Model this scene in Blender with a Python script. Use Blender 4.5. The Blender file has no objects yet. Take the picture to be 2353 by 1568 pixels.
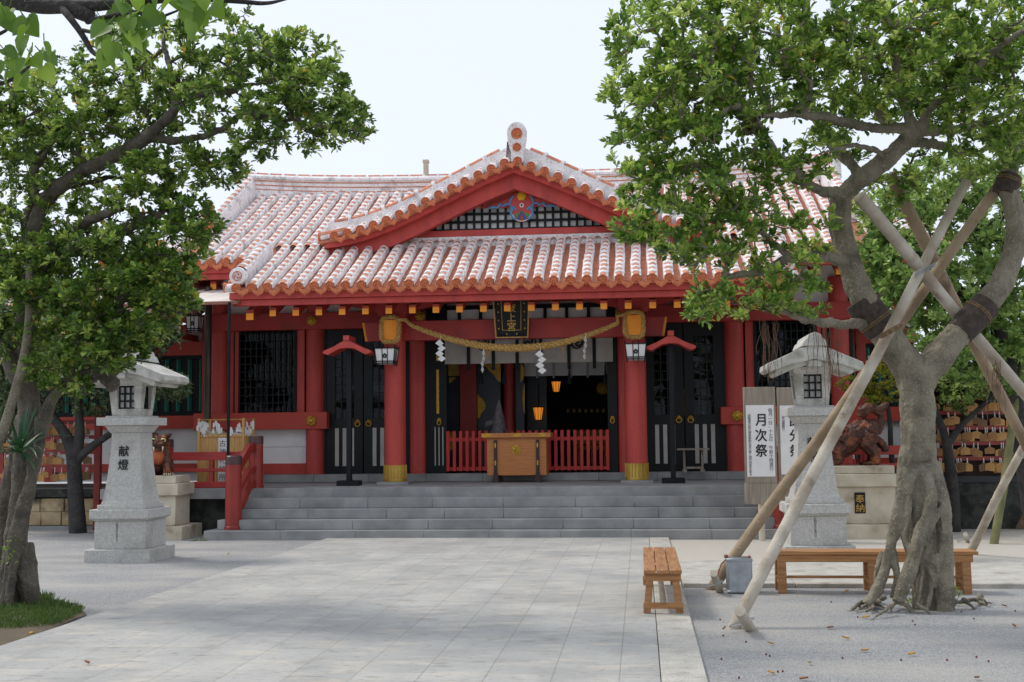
import bpy, math, random
import numpy as np
from mathutils import Vector, Matrix
random.seed(7); RNG = np.random.default_rng(7)
SC = bpy.context.scene
COL = SC.collection
# ---------------------------------------------------------------- camera
FPX, ZC = 2803.0, 1.65
YAW, PITCH, ROLL = math.radians(5.96), math.radians(4.461), 0.0103
_fh = np.array([-math.sin(YAW), math.cos(YAW), 0.0]); _z = np.array([0, 0, 1.0])
FW = _fh*math.cos(PITCH) + _z*math.sin(PITCH)
_u = _z*math.cos(PITCH) - _fh*math.sin(PITCH); _r = np.cross(FW, _u)
RT = _r*math.cos(ROLL) - _u*math.sin(ROLL); UP = _u*math.cos(ROLL) + _r*math.sin(ROLL)
CAM0 = np.array([0, 0, ZC])
cam = bpy.data.objects.new('camera', bpy.data.cameras.new('camera')); COL.objects.link(cam)
cam.matrix_world = Matrix(((RT[0], UP[0], -FW[0], 0), (RT[1], UP[1], -FW[1], 0), (RT[2], UP[2], -FW[2], ZC), (0, 0, 0, 1)))
cam.data.sensor_width = 36; cam.data.lens = 36*FPX/2353.0; cam.data.clip_start = 0.1; cam.data.clip_end = 3000
SC.camera = cam
# ---------------------------------------------------------------- sky and sun (bright thin overcast)
SUN_EL, SUN_AZ = math.radians(52), math.radians(-72)      # azimuth from +Y towards +X
sd = Vector((math.sin(SUN_AZ)*math.cos(SUN_EL), math.cos(SUN_AZ)*math.cos(SUN_EL), math.sin(SUN_EL)))
W = bpy.data.worlds.new("World"); SC.world = W; W.use_nodes = True
nt = W.node_tree; nt.nodes.clear()
sky = nt.nodes.new('ShaderNodeTexSky'); sky.sky_type = 'NISHITA'; sky.sun_disc = False
sky.sun_elevation = SUN_EL; sky.sun_rotation = SUN_AZ; sky.dust_density = 4.0; sky.air_density = 1.0
mixn = nt.nodes.new('ShaderNodeMix'); mixn.data_type = 'RGBA'; mixn.inputs[0].default_value = 0.86
mixn.inputs[7].default_value = (7.5, 8.05, 9.2, 1)         # cloud veil, in the sky texture's own units
bg = nt.nodes.new('ShaderNodeBackground'); bg.inputs[1].default_value = 0.105
ow = nt.nodes.new('ShaderNodeOutputWorld')
nt.links.new(sky.outputs[0], mixn.inputs[6]); nt.links.new(mixn.outputs[2], bg.inputs[0]); nt.links.new(bg.outputs[0], ow.inputs[0])
sl = bpy.data.lights.new('sun', 'SUN'); sl.energy = 1.5; sl.angle = math.radians(12); sl.color = (1.0, 0.95, 0.87)
so = bpy.data.objects.new('sun', sl); COL.objects.link(so); so.rotation_euler = sd.to_track_quat('Z', 'Y').to_euler(); so.location = (-20, 10, 30)
SC.view_settings.view_transform = 'Standard'; SC.view_settings.look = 'None'; SC.view_settings.exposure = 0.30; SC.view_settings.gamma = 1.0
SC.cycles.max_bounces = 8; SC.cycles.diffuse_bounces = 5; SC.cycles.transparent_max_bounces = 12
SC.cycles.use_denoising = True
# ---------------------------------------------------------------- measuring helpers (picture measured at 2353 x 1568)
def ray(x, y): return FW + RT*(x-1176.5)/FPX + UP*(784-y)/FPX
def at(x, y, Y): d = ray(x, y); return CAM0 + d*Y/d[1]
def atz(x, y, Z=0.0): d = ray(x, y); return CAM0 + d*(Z-ZC)/d[2]
def V3(p): return np.array(p, float)
def nrm(a): a = np.array(a, float); return a/(np.linalg.norm(a)+1e-12)
# ---------------------------------------------------------------- mesh builder
class MB:
    def __init__(s): s.v = []; s.f = []; s.m = []; s.mi = 0
    def add(s, vs, fs, mi=None):
        b = len(s.v); s.v += [tuple(map(float, p)) for p in vs]
        s.f += [tuple(b+i for i in f) for f in fs]; s.m += [s.mi if mi is None else mi]*len(fs); return s
    def box(s, x0, x1, y0, y1, z0, z1):
        if x0 > x1: x0, x1 = x1, x0
        vs = [(x0,y0,z0),(x1,y0,z0),(x1,y1,z0),(x0,y1,z0),(x0,y0,z1),(x1,y0,z1),(x1,y1,z1),(x0,y1,z1)]
        return s.add(vs, [(0,3,2,1),(4,5,6,7),(0,1,5,4),(1,2,6,5),(2,3,7,6),(3,0,4,7)])
    def frus(s, x0, x1, y0, y1, z0, X0, X1, Y0, Y1, z1):
        vs = [(x0,y0,z0),(x1,y0,z0),(x1,y1,z0),(x0,y1,z0),(X0,Y0,z1),(X1,Y0,z1),(X1,Y1,z1),(X0,Y1,z1)]
        return s.add(vs, [(0,3,2,1),(4,5,6,7),(0,1,5,4),(1,2,6,5),(2,3,7,6),(3,0,4,7)])
    def beam(s, p0, p1, w, h, up=(0,0,1)):
        p0, p1 = V3(p0), V3(p1); d = nrm(p1-p0); r = nrm(np.cross(d, up)); u = np.cross(r, d)
        vs = [p + r*a*w/2 + u*b*h/2 for p in (p0, p1) for a, b in ((-1,-1),(1,-1),(1,1),(-1,1))]
        return s.add(vs, [(0,1,2,3),(7,6,5,4),(0,4,5,1),(1,5,6,2),(2,6,7,3),(3,7,4,0)])
    def prism(s, poly, o, r, u, n, d):
        """2D polygon (ccw) in plane o+r*a+u*b, extruded d along n"""
        o, r, u, n = V3(o), V3(r), V3(u), V3(n); k = len(poly)
        vs = [o+r*a+u*b for a, b in poly] + [o+r*a+u*b+n*d for a, b in poly]
        fs = [tuple(range(k))[::-1], tuple(range(k, 2*k))] + [(i, (i+1) % k, k+(i+1) % k, k+i) for i in range(k)]
        return s.add(vs, fs)
    def tube(s, pts, rad, n=8, cap=True):
        pts = [V3(p) for p in pts]; k = len(pts)
        if not hasattr(rad, '__len__'): rad = [rad]*k
        vs = []; pr = None
        for i, p in enumerate(pts):
            d = nrm(pts[min(i+1, k-1)] - pts[max(i-1, 0)])
            if pr is None:
                a = (0, 0, 1) if abs(d[2]) < .9 else (1, 0, 0); pr = nrm(np.cross(d, a))
            pr = nrm(pr - d*np.dot(pr, d)); q = np.cross(d, pr)
            for j in range(n):
                t = 2*math.pi*j/n; vs.append(p + (pr*math.cos(t)+q*math.sin(t))*rad[i])
        fs = [(i*n+j, i*n+(j+1) % n, (i+1)*n+(j+1) % n, (i+1)*n+j) for i in range(k-1) for j in range(n)]
        if cap: fs += [tuple(range(n))[::-1], tuple(range((k-1)*n, k*n))]
        return s.add(vs, fs)
    def cyl(s, p0, p1, r0, r1=None, n=20): return s.tube([p0, p1], [r0, r0 if r1 is None else r1], n)
    def lathe(s, prof, c, n=24, axis=(0,0,1)):
        """prof: (r,h) list along axis from c"""
        c = V3(c); ax = nrm(axis); a = (1,0,0) if abs(ax[0]) < .9 else (0,1,0); x = nrm(np.cross(a, ax)); y = np.cross(ax, x); k = len(prof)
        vs = [c+ax*h+(x*math.cos(2*math.pi*j/n)+y*math.sin(2*math.pi*j/n))*r for r, h in prof for j in range(n)]
        fs = [(i*n+j, i*n+(j+1) % n, (i+1)*n+(j+1) % n, (i+1)*n+j) for i in range(k-1) for j in range(n)]
        fs += [tuple(range(n))[::-1], tuple(range((k-1)*n, k*n))]
        return s.add(vs, fs)
    def ell(s, c, r, n=12, m=8, rot=None):
        if not hasattr(r, '__len__'): r = (r, r, r)
        vs = []
        for i in range(1, m):
            t = math.pi*i/m
            vs += [(math.sin(t)*math.cos(2*math.pi*j/n)*r[0], math.sin(t)*math.sin(2*math.pi*j/n)*r[1], math.cos(t)*r[2]) for j in range(n)]
        vs += [(0,0,r[2]), (0,0,-r[2])]; T = len(vs)-2
        fs = [(i*n+j, (i+1)*n+j, (i+1)*n+(j+1) % n, i*n+(j+1) % n) for i in range(m-2) for j in range(n)]
        fs += [(T, j, (j+1) % n) for j in range(n)] + [(T+1, (m-2)*n+(j+1) % n, (m-2)*n+j) for j in range(n)]
        vs = np.array(vs)
        if rot is not None: vs = vs @ np.array(rot).T
        return s.add(vs+V3(c), fs)
    def grid(s, P, mi=None, closed=False):
        """P[i][j] points"""
        a, b = len(P), len(P[0]); vs = [p for row in P for p in row]
        return s.add(vs, [(i*b+j, i*b+j+1, (i+1)*b+j+1, (i+1)*b+j) for i in range(a-1) for j in range(b-1)], mi)
def wloc(o):
    L = np.zeros(3)
    while o is not None: L = L + V3(o.location); o = o.parent
    return L
def link(name, me, parent=None, loc=None):
    o = bpy.data.objects.new(name, me); COL.objects.link(o)
    if parent is not None: o.parent = parent
    if loc is not None: o.location = loc
    return o
def B(name, mb, mats, parent=None, loc=None, bevel=0.0, smooth=35, seg=1):
    if not isinstance(mats, (list, tuple)): mats = [mats]
    L = wloc(parent) + (V3(loc) if loc is not None else 0)
    me = bpy.data.meshes.new(name)
    me.from_pydata([tuple(V3(p)-L) for p in mb.v], [], mb.f)
    for m in mats: me.materials.append(m)
    me.polygons.foreach_set('material_index', mb.m)
    if smooth:
        me.polygons.foreach_set('use_smooth', [True]*len(me.polygons)); me.set_sharp_from_angle(angle=math.radians(smooth))
    me.update(); o = link(name, me, parent, loc)
    if bevel:
        b = o.modifiers.new('bevel', 'BEVEL'); b.width = bevel; b.segments = seg; b.limit_method = 'ANGLE'; b.angle_limit = math.radians(40)
    return o
def tag(o, label=None, cat=None, group=None, kind=None):
    if label: o['label'] = label
    if cat: o['category'] = cat
    if group: o['group'] = group
    if kind: o['kind'] = kind
    return o
def thing(name, label, cat, loc=(0,0,0), group=None):
    return tag(link(name, None, None, tuple(map(float, loc))), label, cat, group)
def solo(name, mb, mats, label, cat, loc, group=None, **k):
    return tag(B(name, mb, mats, None, tuple(map(float, loc)), **k), label, cat, group)
def copy_tree(o, parent=None):
    c = o.copy(); COL.objects.link(c); c.parent = parent
    for ch in list(o.children): copy_tree(ch, c)
    return c
def remesh(mb, voxel, smooth_iter=0):
    me = bpy.data.meshes.new('tmp'); me.from_pydata(mb.v, [], mb.f); o = link('tmp', me)
    r = o.modifiers.new('r', 'REMESH'); r.mode = 'VOXEL'; r.voxel_size = voxel
    if smooth_iter:
        k = o.modifiers.new('s', 'SMOOTH'); k.iterations = smooth_iter; k.factor = .5
    dg = bpy.context.evaluated_depsgraph_get(); ev = o.evaluated_get(dg); out = bpy.data.meshes.new_from_object(ev)
    n = len(out.vertices); v = np.empty(n*3); out.vertices.foreach_get('co', v); F = [tuple(p.vertices) for p in out.polygons]
    bpy.data.objects.remove(o); bpy.data.meshes.remove(me); bpy.data.meshes.remove(out)
    R = MB(); R.v = [tuple(p) for p in v.reshape(-1, 3)]; R.f = F; R.m = [0]*len(F); return R
from mathutils import noise as mnoise
def rough(mb, *oct):
    out = []
    for p in mb.v:
        q = Vector(p); d = Vector((0,0,0))
        for amp, fx, fz in oct: d += mnoise.noise_vector(Vector((q.x*fx, q.y*fx, q.z*fz)))*amp
        out.append(tuple(q+d))
    mb.v = out; return mb
_glyph = {}
def glyph(ch, bold=0.0):
    k = (ch, bold)
    if k not in _glyph:
        cu = bpy.data.curves.new('g', 'FONT'); cu.body = ch; cu.size = 1.0; cu.offset = bold; cu.resolution_u = 3
        o = link('g', cu); dg = bpy.context.evaluated_depsgraph_get(); me = bpy.data.meshes.new_from_object(o.evaluated_get(dg))
        vs = [tuple(v.co) for v in me.vertices]; fs = [tuple(p.vertices) for p in me.polygons]
        bpy.data.objects.remove(o); bpy.data.curves.remove(cu); bpy.data.meshes.remove(me)
        if vs:
            xs = [v[0] for v in vs]; ys = [v[1] for v in vs]; cx, cy = (min(xs)+max(xs))/2, (min(ys)+max(ys))/2
            if ch in '、。の一ノ': cx = .5
            vs = [(v[0]-cx, v[1]-cy) for v in vs]
        _glyph[k] = (vs, fs)
    return _glyph[k]
def write(mb, ch, c, size, r=(1,0,0), u=(0,0,1), bold=0.0, sx=1.0, mi=None, shear=0.0):
    vs, fs = glyph(ch); c, r, u = V3(c), V3(r), V3(u); n = np.cross(r, u)
    for k, (a, b) in enumerate(((0,0), (1,0), (0,1), (1,1), (-1,0), (0,-1)) if bold else ((0,0),)):
        mb.add([c+r*((x+shear*y)*sx+a*bold)*size+u*(y+b*bold)*size-n*(-.0004*k) for x, y in vs], fs, mi)
def column_text(mb, text, top, size, step, **k):
    for i, ch in enumerate(text): write(mb, ch, V3(top)-V3(k.get('u', (0,0,1)))*step*(i+.5), size, **k)
# ---------------------------------------------------------------- materials
def srgb(r, g, b): return tuple(((c/255)/12.92 if c/255 <= .04045 else ((c/255+.055)/1.055)**2.4) for c in (r, g, b))
def pm(name, col, rough=.6, col2=None, scale=4.0, bump=0.0, bscale=60.0, metal=0.0, spec=.5, detail=5.0, lo=.35, hi=.65, stretch=(1,1,1), coord='Object', speck=None, speck_s=200, coat=0, stain=None, stain_s=1.5, stain_lo=.55, stain_hi=.75, subsurf=0):
    m = bpy.data.materials.new(name); m.use_nodes = True; T = m.node_tree; N, Lk = T.nodes, T.links
    b = N['Principled BSDF']; b.inputs['Roughness'].default_value = rough; b.inputs['Metallic'].default_value = metal
    b.inputs['Specular IOR Level'].default_value = spec
    if coat: b.inputs['Coat Weight'].default_value = coat
    col2 = col2 or tuple(c*.82 for c in col)
    if coord == 'World': src = N.new('ShaderNodeNewGeometry').outputs['Position']
    else: src = N.new('ShaderNodeTexCoord').outputs['Object']
    mp = N.new('ShaderNodeMapping'); mp.inputs['Scale'].default_value = stretch; Lk.new(src, mp.inputs[0])
    def noise(s, d=detail):
        n = N.new('ShaderNodeTexNoise'); n.inputs['Scale'].default_value = s; n.inputs['Detail'].default_value = d; Lk.new(mp.outputs[0], n.inputs['Vector']); return n
    def ramp(o, a, c):
        r = N.new('ShaderNodeMapRange'); r.inputs[1].default_value = a; r.inputs[2].default_value = c; Lk.new(o, r.inputs[0]); return r.outputs[0]
    def mix(fac, A, Bc):
        x = N.new('ShaderNodeMix'); x.data_type = 'RGBA'; Lk.new(fac, x.inputs[0])
        if hasattr(A, 'is_linked'): Lk.new(A, x.inputs[6])
        else: x.inputs[6].default_value = (*A, 1)
        x.inputs[7].default_value = (*Bc, 1); return x.outputs[2]
    c = mix(ramp(noise(scale).outputs[0], lo, hi), col, col2)
    if speck: c = mix(ramp(noise(speck_s, 2).outputs[0], .58, .66), c, speck)
    if stain: c = mix(ramp(noise(stain_s, 8).outputs[0], stain_lo, stain_hi), c, stain)
    Lk.new(c, b.inputs['Base Color'])
    if bump:
        bp = N.new('ShaderNodeBump'); bp.inputs['Strength'].default_value = bump; bp.inputs['Distance'].default_value = .02
        Lk.new(noise(bscale).outputs[0], bp.inputs['Height']); Lk.new(bp.outputs[0], b.inputs['Normal'])
    return m
red = pm('red_paint', srgb(196,72,63), .55, srgb(178,61,54), 1.2, .06, 30, stretch=(2.5,2.5,.5), stain=srgb(156,58,52), stain_s=2.5, stain_lo=.52, stain_hi=.8, speck=srgb(206,84,74), speck_s=40)
red_dark = pm('shaded_red_paint', srgb(180,56,50), .5, srgb(160,48,44), 2, .05, 30, stain=srgb(122,40,38), stain_s=2.2, stain_lo=.56, stain_hi=.8)  # red paint for timber under the eaves, its shade put into the colour
red_rail = pm('rail_red_paint', srgb(154,48,38), .42, srgb(130,40,34), 3, .05, 40)
vermil = pm('vermilion_paint', srgb(198,72,55), .55, srgb(180,62,48), 1.5, .04, 30, stain=srgb(164,62,50), stain_s=2.5, stain_lo=.58, stain_hi=.8)
white_wall = pm('white_plaster_wall', srgb(244,244,242), .8, srgb(232,232,230), 2, .05, 80, stain=srgb(178,176,170), stain_s=1.6, stain_lo=.58, stain_hi=.85)
plaster = pm('roof_plaster', srgb(242,239,237), .85, srgb(220,217,217), 6, .3, 45, stain=srgb(128,124,122), stain_s=3.6, stain_lo=.57, stain_hi=.82, speck=srgb(200,170,160), speck_s=30)
tile_red = pm('clay_tile', srgb(211,144,114), .8, srgb(191,121,93), 9, .15, 70, stain=srgb(150,88,70), stain_s=4, stain_lo=.58, stain_hi=.8)
tile_cap = pm('clay_cap', srgb(212,126,84), .75, srgb(190,104,68), 14, .3, 70)
black = pm('black_lacquer', srgb(16,20,25), .45, srgb(10,13,17), 3, spec=.3)
blackmat = pm('black_paint', srgb(20,24,29), .6, srgb(13,15,19), 4, spec=.3)
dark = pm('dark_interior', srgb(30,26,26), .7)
gold = pm('gold_fitting', srgb(212,168,60), .35, srgb(178,128,40), 30, .3, 120, metal=.35)
goldp = pm('gold_paint', srgb(205,165,80), .5, srgb(180,140,60), 20)
sleeve = pm('brass_sleeve', srgb(205,170,80), .45, srgb(180,140,60), 3, metal=.5)
orange = pm('orange_paint', srgb(248,158,24), .5, srgb(238,142,16), 3)
granite = pm('granite', srgb(198,196,190), .75, srgb(178,176,170), 30, .12, 200, speck=srgb(120,122,126), speck_s=160, stain=srgb(132,128,116), stain_s=2.2, stain_lo=.53, stain_hi=.82)
granite_w = pm('weathered_granite', srgb(204,202,194), .8, srgb(168,166,156), 6, .2, 120, speck=srgb(120,118,110), speck_s=120, stain=srgb(112,106,90), stain_s=2.5, stain_lo=.56, stain_hi=.82)
stepstone = pm('step_stone', srgb(160,160,158), .75, srgb(134,134,133), 2.5, .12, 160, speck=srgb(108,109,111), speck_s=140, stain=srgb(104,104,100), stain_s=1.5, stain_lo=.55, stain_hi=.9, coord='World')
limestone = pm('limestone', srgb(205,196,176), .85, srgb(180,168,146), 3, .3, 60, stain=srgb(92,84,70), stain_s=3.0, stain_lo=.58, stain_hi=.85)
roughwall = pm('rough_coral_wall', srgb(70,72,66), .9, srgb(32,34,32), 6, .9, 30, stain=srgb(110,104,84), stain_s=9, stain_lo=.6, stain_hi=.8)
wood = pm('orange_wood', srgb(176,126,80), .6, srgb(142,96,56), 5, .15, 60, stretch=(1,1,8), stain=srgb(110,60,26), stain_s=6, stain_lo=.64, stain_hi=.76)
wood_y = pm('orange_wood_long', srgb(178,128,80), .55, srgb(146,98,56), 5, .15, 60, stretch=(8,.6,8), stain=srgb(112,62,26), stain_s=5, stain_lo=.66, stain_hi=.78)
wood_x = pm('orange_wood_wide', srgb(182,132,82), .6, srgb(150,102,58), 5, .15, 60, stretch=(.6,8,8), stain=srgb(112,62,26), stain_s=5, stain_lo=.66, stain_hi=.78)
keyaki = pm('box_wood', srgb(196,126,66), .42, srgb(174,106,52), 4, .05, 60, stretch=(.8,4,14))
palewood = pm('pale_wood', srgb(214,170,104), .55, srgb(190,142,80), 5, .1, 60, stretch=(6,6,.6))
ema_wood = [pm('ema_wood_%s' % n, srgb(*a), .6, srgb(*b), 9) for n, a, b in (('fresh', (208,160,98), (182,134,76)), ('aged', (172,126,78), (146,102,60)), ('old', (136,102,70), (110,80,52)))]
greywood = pm('weathered_board', srgb(160,148,132), .85, srgb(132,122,110), 3, .2, 60, stretch=(10,10,.8))
pole_pale = pm('pale_pole', srgb(194,185,170), .8, srgb(152,138,120), 3, .5, 24, stretch=(1,1,1), stain=srgb(112,94,76), stain_s=4, stain_lo=.6, stain_hi=.78)
pole_brown = pm('brown_pole', srgb(170,150,124), .8, srgb(132,112,88), 3, .5, 24, stain=srgb(92,72,52), stain_s=4, stain_lo=.6, stain_hi=.78)
paper = pm('white_paper', srgb(232,230,228), .8, srgb(222,220,218), 3)
shade_paper = pm('grey_cloth', srgb(186,182,176), .9, srgb(172,168,162), 5, .1, 40)
lash_m = pm('old_rope', srgb(138,114,84), .9, srgb(100,80,58), 30, .5, 150)
barrier_red = pm('barrier_red_paint', srgb(204,48,40), .45, srgb(184,40,34), 3)
ink = pm('ink', srgb(22,20,20), .6)
rope_m = pm('straw_rope', srgb(204,164,96), .85, srgb(160,120,62), 30, .5, 150)
metal_g = pm('galvanised', srgb(170,176,182), .35, srgb(148,154,160), 8, metal=.75)
green_p = pm('green_paint', srgb(48,132,112), .5, srgb(38,112,96), 4)
canopy_m = pm('white_sheet', srgb(232,226,218), .6, srgb(214,206,196), 2)
pipe_m = pm('bronze_pipe', srgb(72,64,54), .35, srgb(54,48,42), 3, metal=.5)
shisa_m = pm('shisa_glaze', srgb(100,54,36), .5, srgb(50,30,24), 9, .7, 40, stain=srgb(160,86,48), stain_s=5, stain_lo=.52, stain_hi=.7)
bone = pm('bone_white', srgb(220,212,190), .5)
eye_y = pm('eye_yellow', srgb(214,206,140), .4)
blue_p = pm('blue_paint', srgb(96,150,200), .5); blue_d = pm('deep_blue_paint', srgb(48,84,150), .5); yellow_p = pm('yellow_paint', srgb(236,186,20), .5)
leafgreen_p = pm('leaf_green_paint', srgb(70,140,80), .5)
purple_m = pm('purple_tie', srgb(84,80,124), .7)
feather = pm('shaded_paper_strips', srgb(118,112,116), .9, srgb(92,88,92), 20)  # paper standing in shade; the shade is painted in as grey
strap_m = pm('black_burlap', srgb(84,72,64), .95, srgb(58,50,46), 20, .5, 120)
def emis(name, col, s):
    m = pm(name, col, .6); b = m.node_tree.nodes['Principled BSDF']; b.inputs['Emission Color'].default_value = (*col, 1); b.inputs['Emission Strength'].default_value = s; return m
lamp_glow = emis('lamp_paper', srgb(250,150,50), .5)
def glassmat():
    m = bpy.data.materials.new('window_glass'); m.use_nodes = True; T = m.node_tree; N, Lk = T.nodes, T.links; N.remove(N['Principled BSDF'])
    tr = N.new('ShaderNodeBsdfTransparent'); tr.inputs[0].default_value = (.62,.66,.66,1)
    gl = N.new('ShaderNodeBsdfGlossy'); gl.inputs['Roughness'].default_value = .02; gl.inputs[0].default_value = (.9,.92,.95,1)
    fr = N.new('ShaderNodeFresnel'); fr.inputs[0].default_value = 1.24
    mx = N.new('ShaderNodeMixShader'); Lk.new(fr.outputs[0], mx.inputs[0]); Lk.new(tr.outputs[0], mx.inputs[1]); Lk.new(gl.outputs[0], mx.inputs[2])
    Lk.new(mx.outputs[0], N['Material Output'].inputs[0]); return m
glass = glassmat()
# ================================================================ ground
def ground_mat():
    m = bpy.data.materials.new('gravel'); m.use_nodes = True; T = m.node_tree; N, Lk = T.nodes, T.links; b = N['Principled BSDF']; b.inputs['Roughness'].default_value = .9
    g = N.new('ShaderNodeNewGeometry').outputs['Position']
    def noise(s, d=4, st=None):
        n = N.new('ShaderNodeTexNoise'); n.inputs['Scale'].default_value = s; n.inputs['Detail'].default_value = d
        if st:
            mp = N.new('ShaderNodeMapping'); mp.inputs['Scale'].default_value = st; Lk.new(g, mp.inputs[0]); Lk.new(mp.outputs[0], n.inputs['Vector'])
        else: Lk.new(g, n.inputs['Vector'])
        return n.outputs[0]
    def rg(o, a, c, d=0, e=1):
        r = N.new('ShaderNodeMapRange'); r.inputs[1].default_value = a; r.inputs[2].default_value = c; r.inputs[3].default_value = d; r.inputs[4].default_value = e; Lk.new(o, r.inputs[0]); return r.outputs[0]
    def mix(f, A, C):
        x = N.new('ShaderNodeMix'); x.data_type = 'RGBA'; Lk.new(f, x.inputs[0])
        for s, i in ((A, 6), (C, 7)):
            if hasattr(s, 'is_linked'): Lk.new(s, x.inputs[i])
            else: x.inputs[i].default_value = (*s, 1)
        return x.outputs[2]
    vo = N.new('ShaderNodeTexVoronoi'); vo.inputs['Scale'].default_value = 75; Lk.new(g, vo.inputs['Vector'])
    vc = N.new('ShaderNodeSeparateColor'); Lk.new(vo.outputs['Color'], vc.inputs[0])
    stones = mix(vc.outputs[0], srgb(154,153,152), srgb(208,207,204))
    dk = mix(rg(vo.outputs['Distance'], .0, .75), stones, srgb(132,133,134))
    sand = mix(noise(140, 2), srgb(184,177,164), srgb(202,196,186))
    c = mix(rg(noise(1.3, 6, (.5,1,1)), .42, .85, 0, .8), dk, sand)
    # swept sandy ground beside the steps and under the tree
    sp = N.new('ShaderNodeSeparateXYZ'); Lk.new(g, sp.inputs[0])
    ad = N.new('ShaderNodeMath'); ad.operation = 'ADD'; Lk.new(sp.outputs[1], ad.inputs[0]); Lk.new(rg(noise(.8, 5), .3, .7, -1.4, 1.4), ad.inputs[1])
    gx = N.new('ShaderNodeMath'); gx.operation = 'GREATER_THAN'; Lk.new(sp.outputs[0], gx.inputs[0]); gx.inputs[1].default_value = -1.5
    far = rg(ad.outputs[0], 15.2, 16.4); mm = N.new('ShaderNodeMath'); mm.operation = 'MULTIPLY'; Lk.new(far, mm.inputs[0]); Lk.new(gx.outputs[0], mm.inputs[1])
    c = mix(mm.outputs[0], c, sand)
    Lk.new(c, b.inputs['Base Color'])
    bp = N.new('ShaderNodeBump'); bp.inputs['Strength'].default_value = .7; bp.inputs['Distance'].default_value = .012; Lk.new(vo.outputs['Distance'], bp.inputs['Height'])
    b2 = N.new('ShaderNodeBump'); b2.inputs['Strength'].default_value = .5; b2.inputs['Distance'].default_value = .05; Lk.new(noise(2.2, 4), b2.inputs['Height']); Lk.new(bp.outputs[0], b2.inputs['Normal'])
    Lk.new(b2.outputs[0], b.inputs['Normal']); return m
def path_mat():
    m = bpy.data.materials.new('limestone_paving'); m.use_nodes = True; T = m.node_tree; N, Lk = T.nodes, T.links; b = N['Principled BSDF']; b.inputs['Roughness'].default_value = .8
    g = N.new('ShaderNodeNewGeometry').outputs['Position']
    def mapped(st, off=(0,0,0), rot=(0,0,0)):
        mp = N.new('ShaderNodeMapping'); mp.inputs['Scale'].default_value = st; mp.inputs['Location'].default_value = off; mp.inputs['Rotation'].default_value = rot; Lk.new(g, mp.inputs[0]); return mp.outputs[0]
    def noise(s, d=5, st=(1,1,1)):
        n = N.new('ShaderNodeTexNoise'); n.inputs['Scale'].default_value = s; n.inputs['Detail'].default_value = d; Lk.new(mapped(st), n.inputs['Vector']); return n.outputs[0]
    def rg(o, a, c, d=0, e=1):
        r = N.new('ShaderNodeMapRange'); r.inputs[1].default_value = a; r.inputs[2].default_value = c; r.inputs[3].default_value = d; r.inputs[4].default_value = e; Lk.new(o, r.inputs[0]); return r.outputs[0]
    def mix(f, A, C):
        x = N.new('ShaderNodeMix'); x.data_type = 'RGBA'
        if hasattr(f, 'is_linked'): Lk.new(f, x.inputs[0])
        else: x.inputs[0].default_value = f
        for s, i in ((A, 6), (C, 7)):
            if hasattr(s, 'is_linked'): Lk.new(s, x.inputs[i])
            else: x.inputs[i].default_value = (*s, 1)
        return x.outputs[2]
    br = N.new('ShaderNodeTexBrick'); Lk.new(mapped((1,1,1), (.0,.17,0), (0,0,math.radians(90))), br.inputs['Vector'])
    br.inputs['Scale'].default_value = 1; br.inputs['Brick Width'].default_value = .9; br.inputs['Row Height'].default_value = .45; br.inputs['Mortar Size'].default_value = .0045; br.inputs['Mortar Smooth'].default_value = .3
    br.inputs['Color1'].default_value = (0,0,0,1); br.inputs['Color2'].default_value = (1,1,1,1); br.inputs['Mortar'].default_value = (.5,.5,.5,1); br.offset = .37
    base = mix(br.outputs['Color'], srgb(172,171,167), srgb(188,186,180))
    base = mix(rg(noise(1.1, 7), .35, .7), base, srgb(156,156,154))
    base = mix(rg(noise(2.2, 6, (1,2.2,1)), .52, .75), base, srgb(196,187,174))
    base = mix(rg(noise(.55, 8), .5, .72, 0, .5), base, srgb(156,154,149)); base = mix(rg(noise(3.1, 9), .57, .72, 0, .55), base, srgb(142,139,130))
    pits = rg(noise(22, 10, (.7,1.3,1)), .58, .74, 0, .8); base = mix(pits, base, srgb(138,136,128))
    fine = rg(noise(60, 3), .56, .72); base = mix(fine, base, srgb(160,158,150))
    crackn = rg(noise(9, 12, (.5,1.5,1)), .62, .74, 0, .7); base = mix(crackn, base, srgb(126,123,115))
    mort = br.outputs['Fac']; base = mix(rg(mort, 0, 1, 0, .6), base, srgb(136,132,122))
    Lk.new(base, b.inputs['Base Color'])
    h = N.new('ShaderNodeMath'); h.operation = 'ADD'; Lk.new(mort, h.inputs[0]); Lk.new(pits, h.inputs[1])
    bp = N.new('ShaderNodeBump'); bp.inputs['Strength'].default_value = .6; bp.inputs['Distance'].default_value = .01; bp.invert = True; Lk.new(h.outputs[0], bp.inputs['Height']); Lk.new(bp.outputs[0], b.inputs['Normal'])
    return m
GM, PM = ground_mat(), path_mat()
kerbm = pm('kerb_stone', srgb(196,192,182), .8, srgb(174,170,160), 4, .3, 60, coord='World', stain=srgb(140,134,122), stain_s=3, stain_lo=.56, stain_hi=.75, speck=srgb(150,146,138), speck_s=70)
g = MB(); g.add([(-300,-60,0),(300,-60,0),(300,500,0),(-300,500,0)], [(0,1,2,3)]); tag(B('ground', g, GM), 'pale grey gravel yard with sandy patches', None, None, 'structure')
PL, PR = -5.08, .41
g = MB(); g.box(PL, PR-.31, -2, 19.6, -.2, .035)
tag(B('stone_path', g, PM), 'broad pale limestone paved path leading to the steps', None, None, 'structure')
g = MB(); y = -2.0
while y < 19.6:
    y2 = min(y+1.15, 19.6); g.box(PR-.303, PR, y+.004, y2-.004, -.2, .037); y = y2
tag(B('kerb', g, kerbm, bevel=.006), 'pale kerb stones along the path edge', None, None, 'structure')
g = MB(); x = .42
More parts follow.
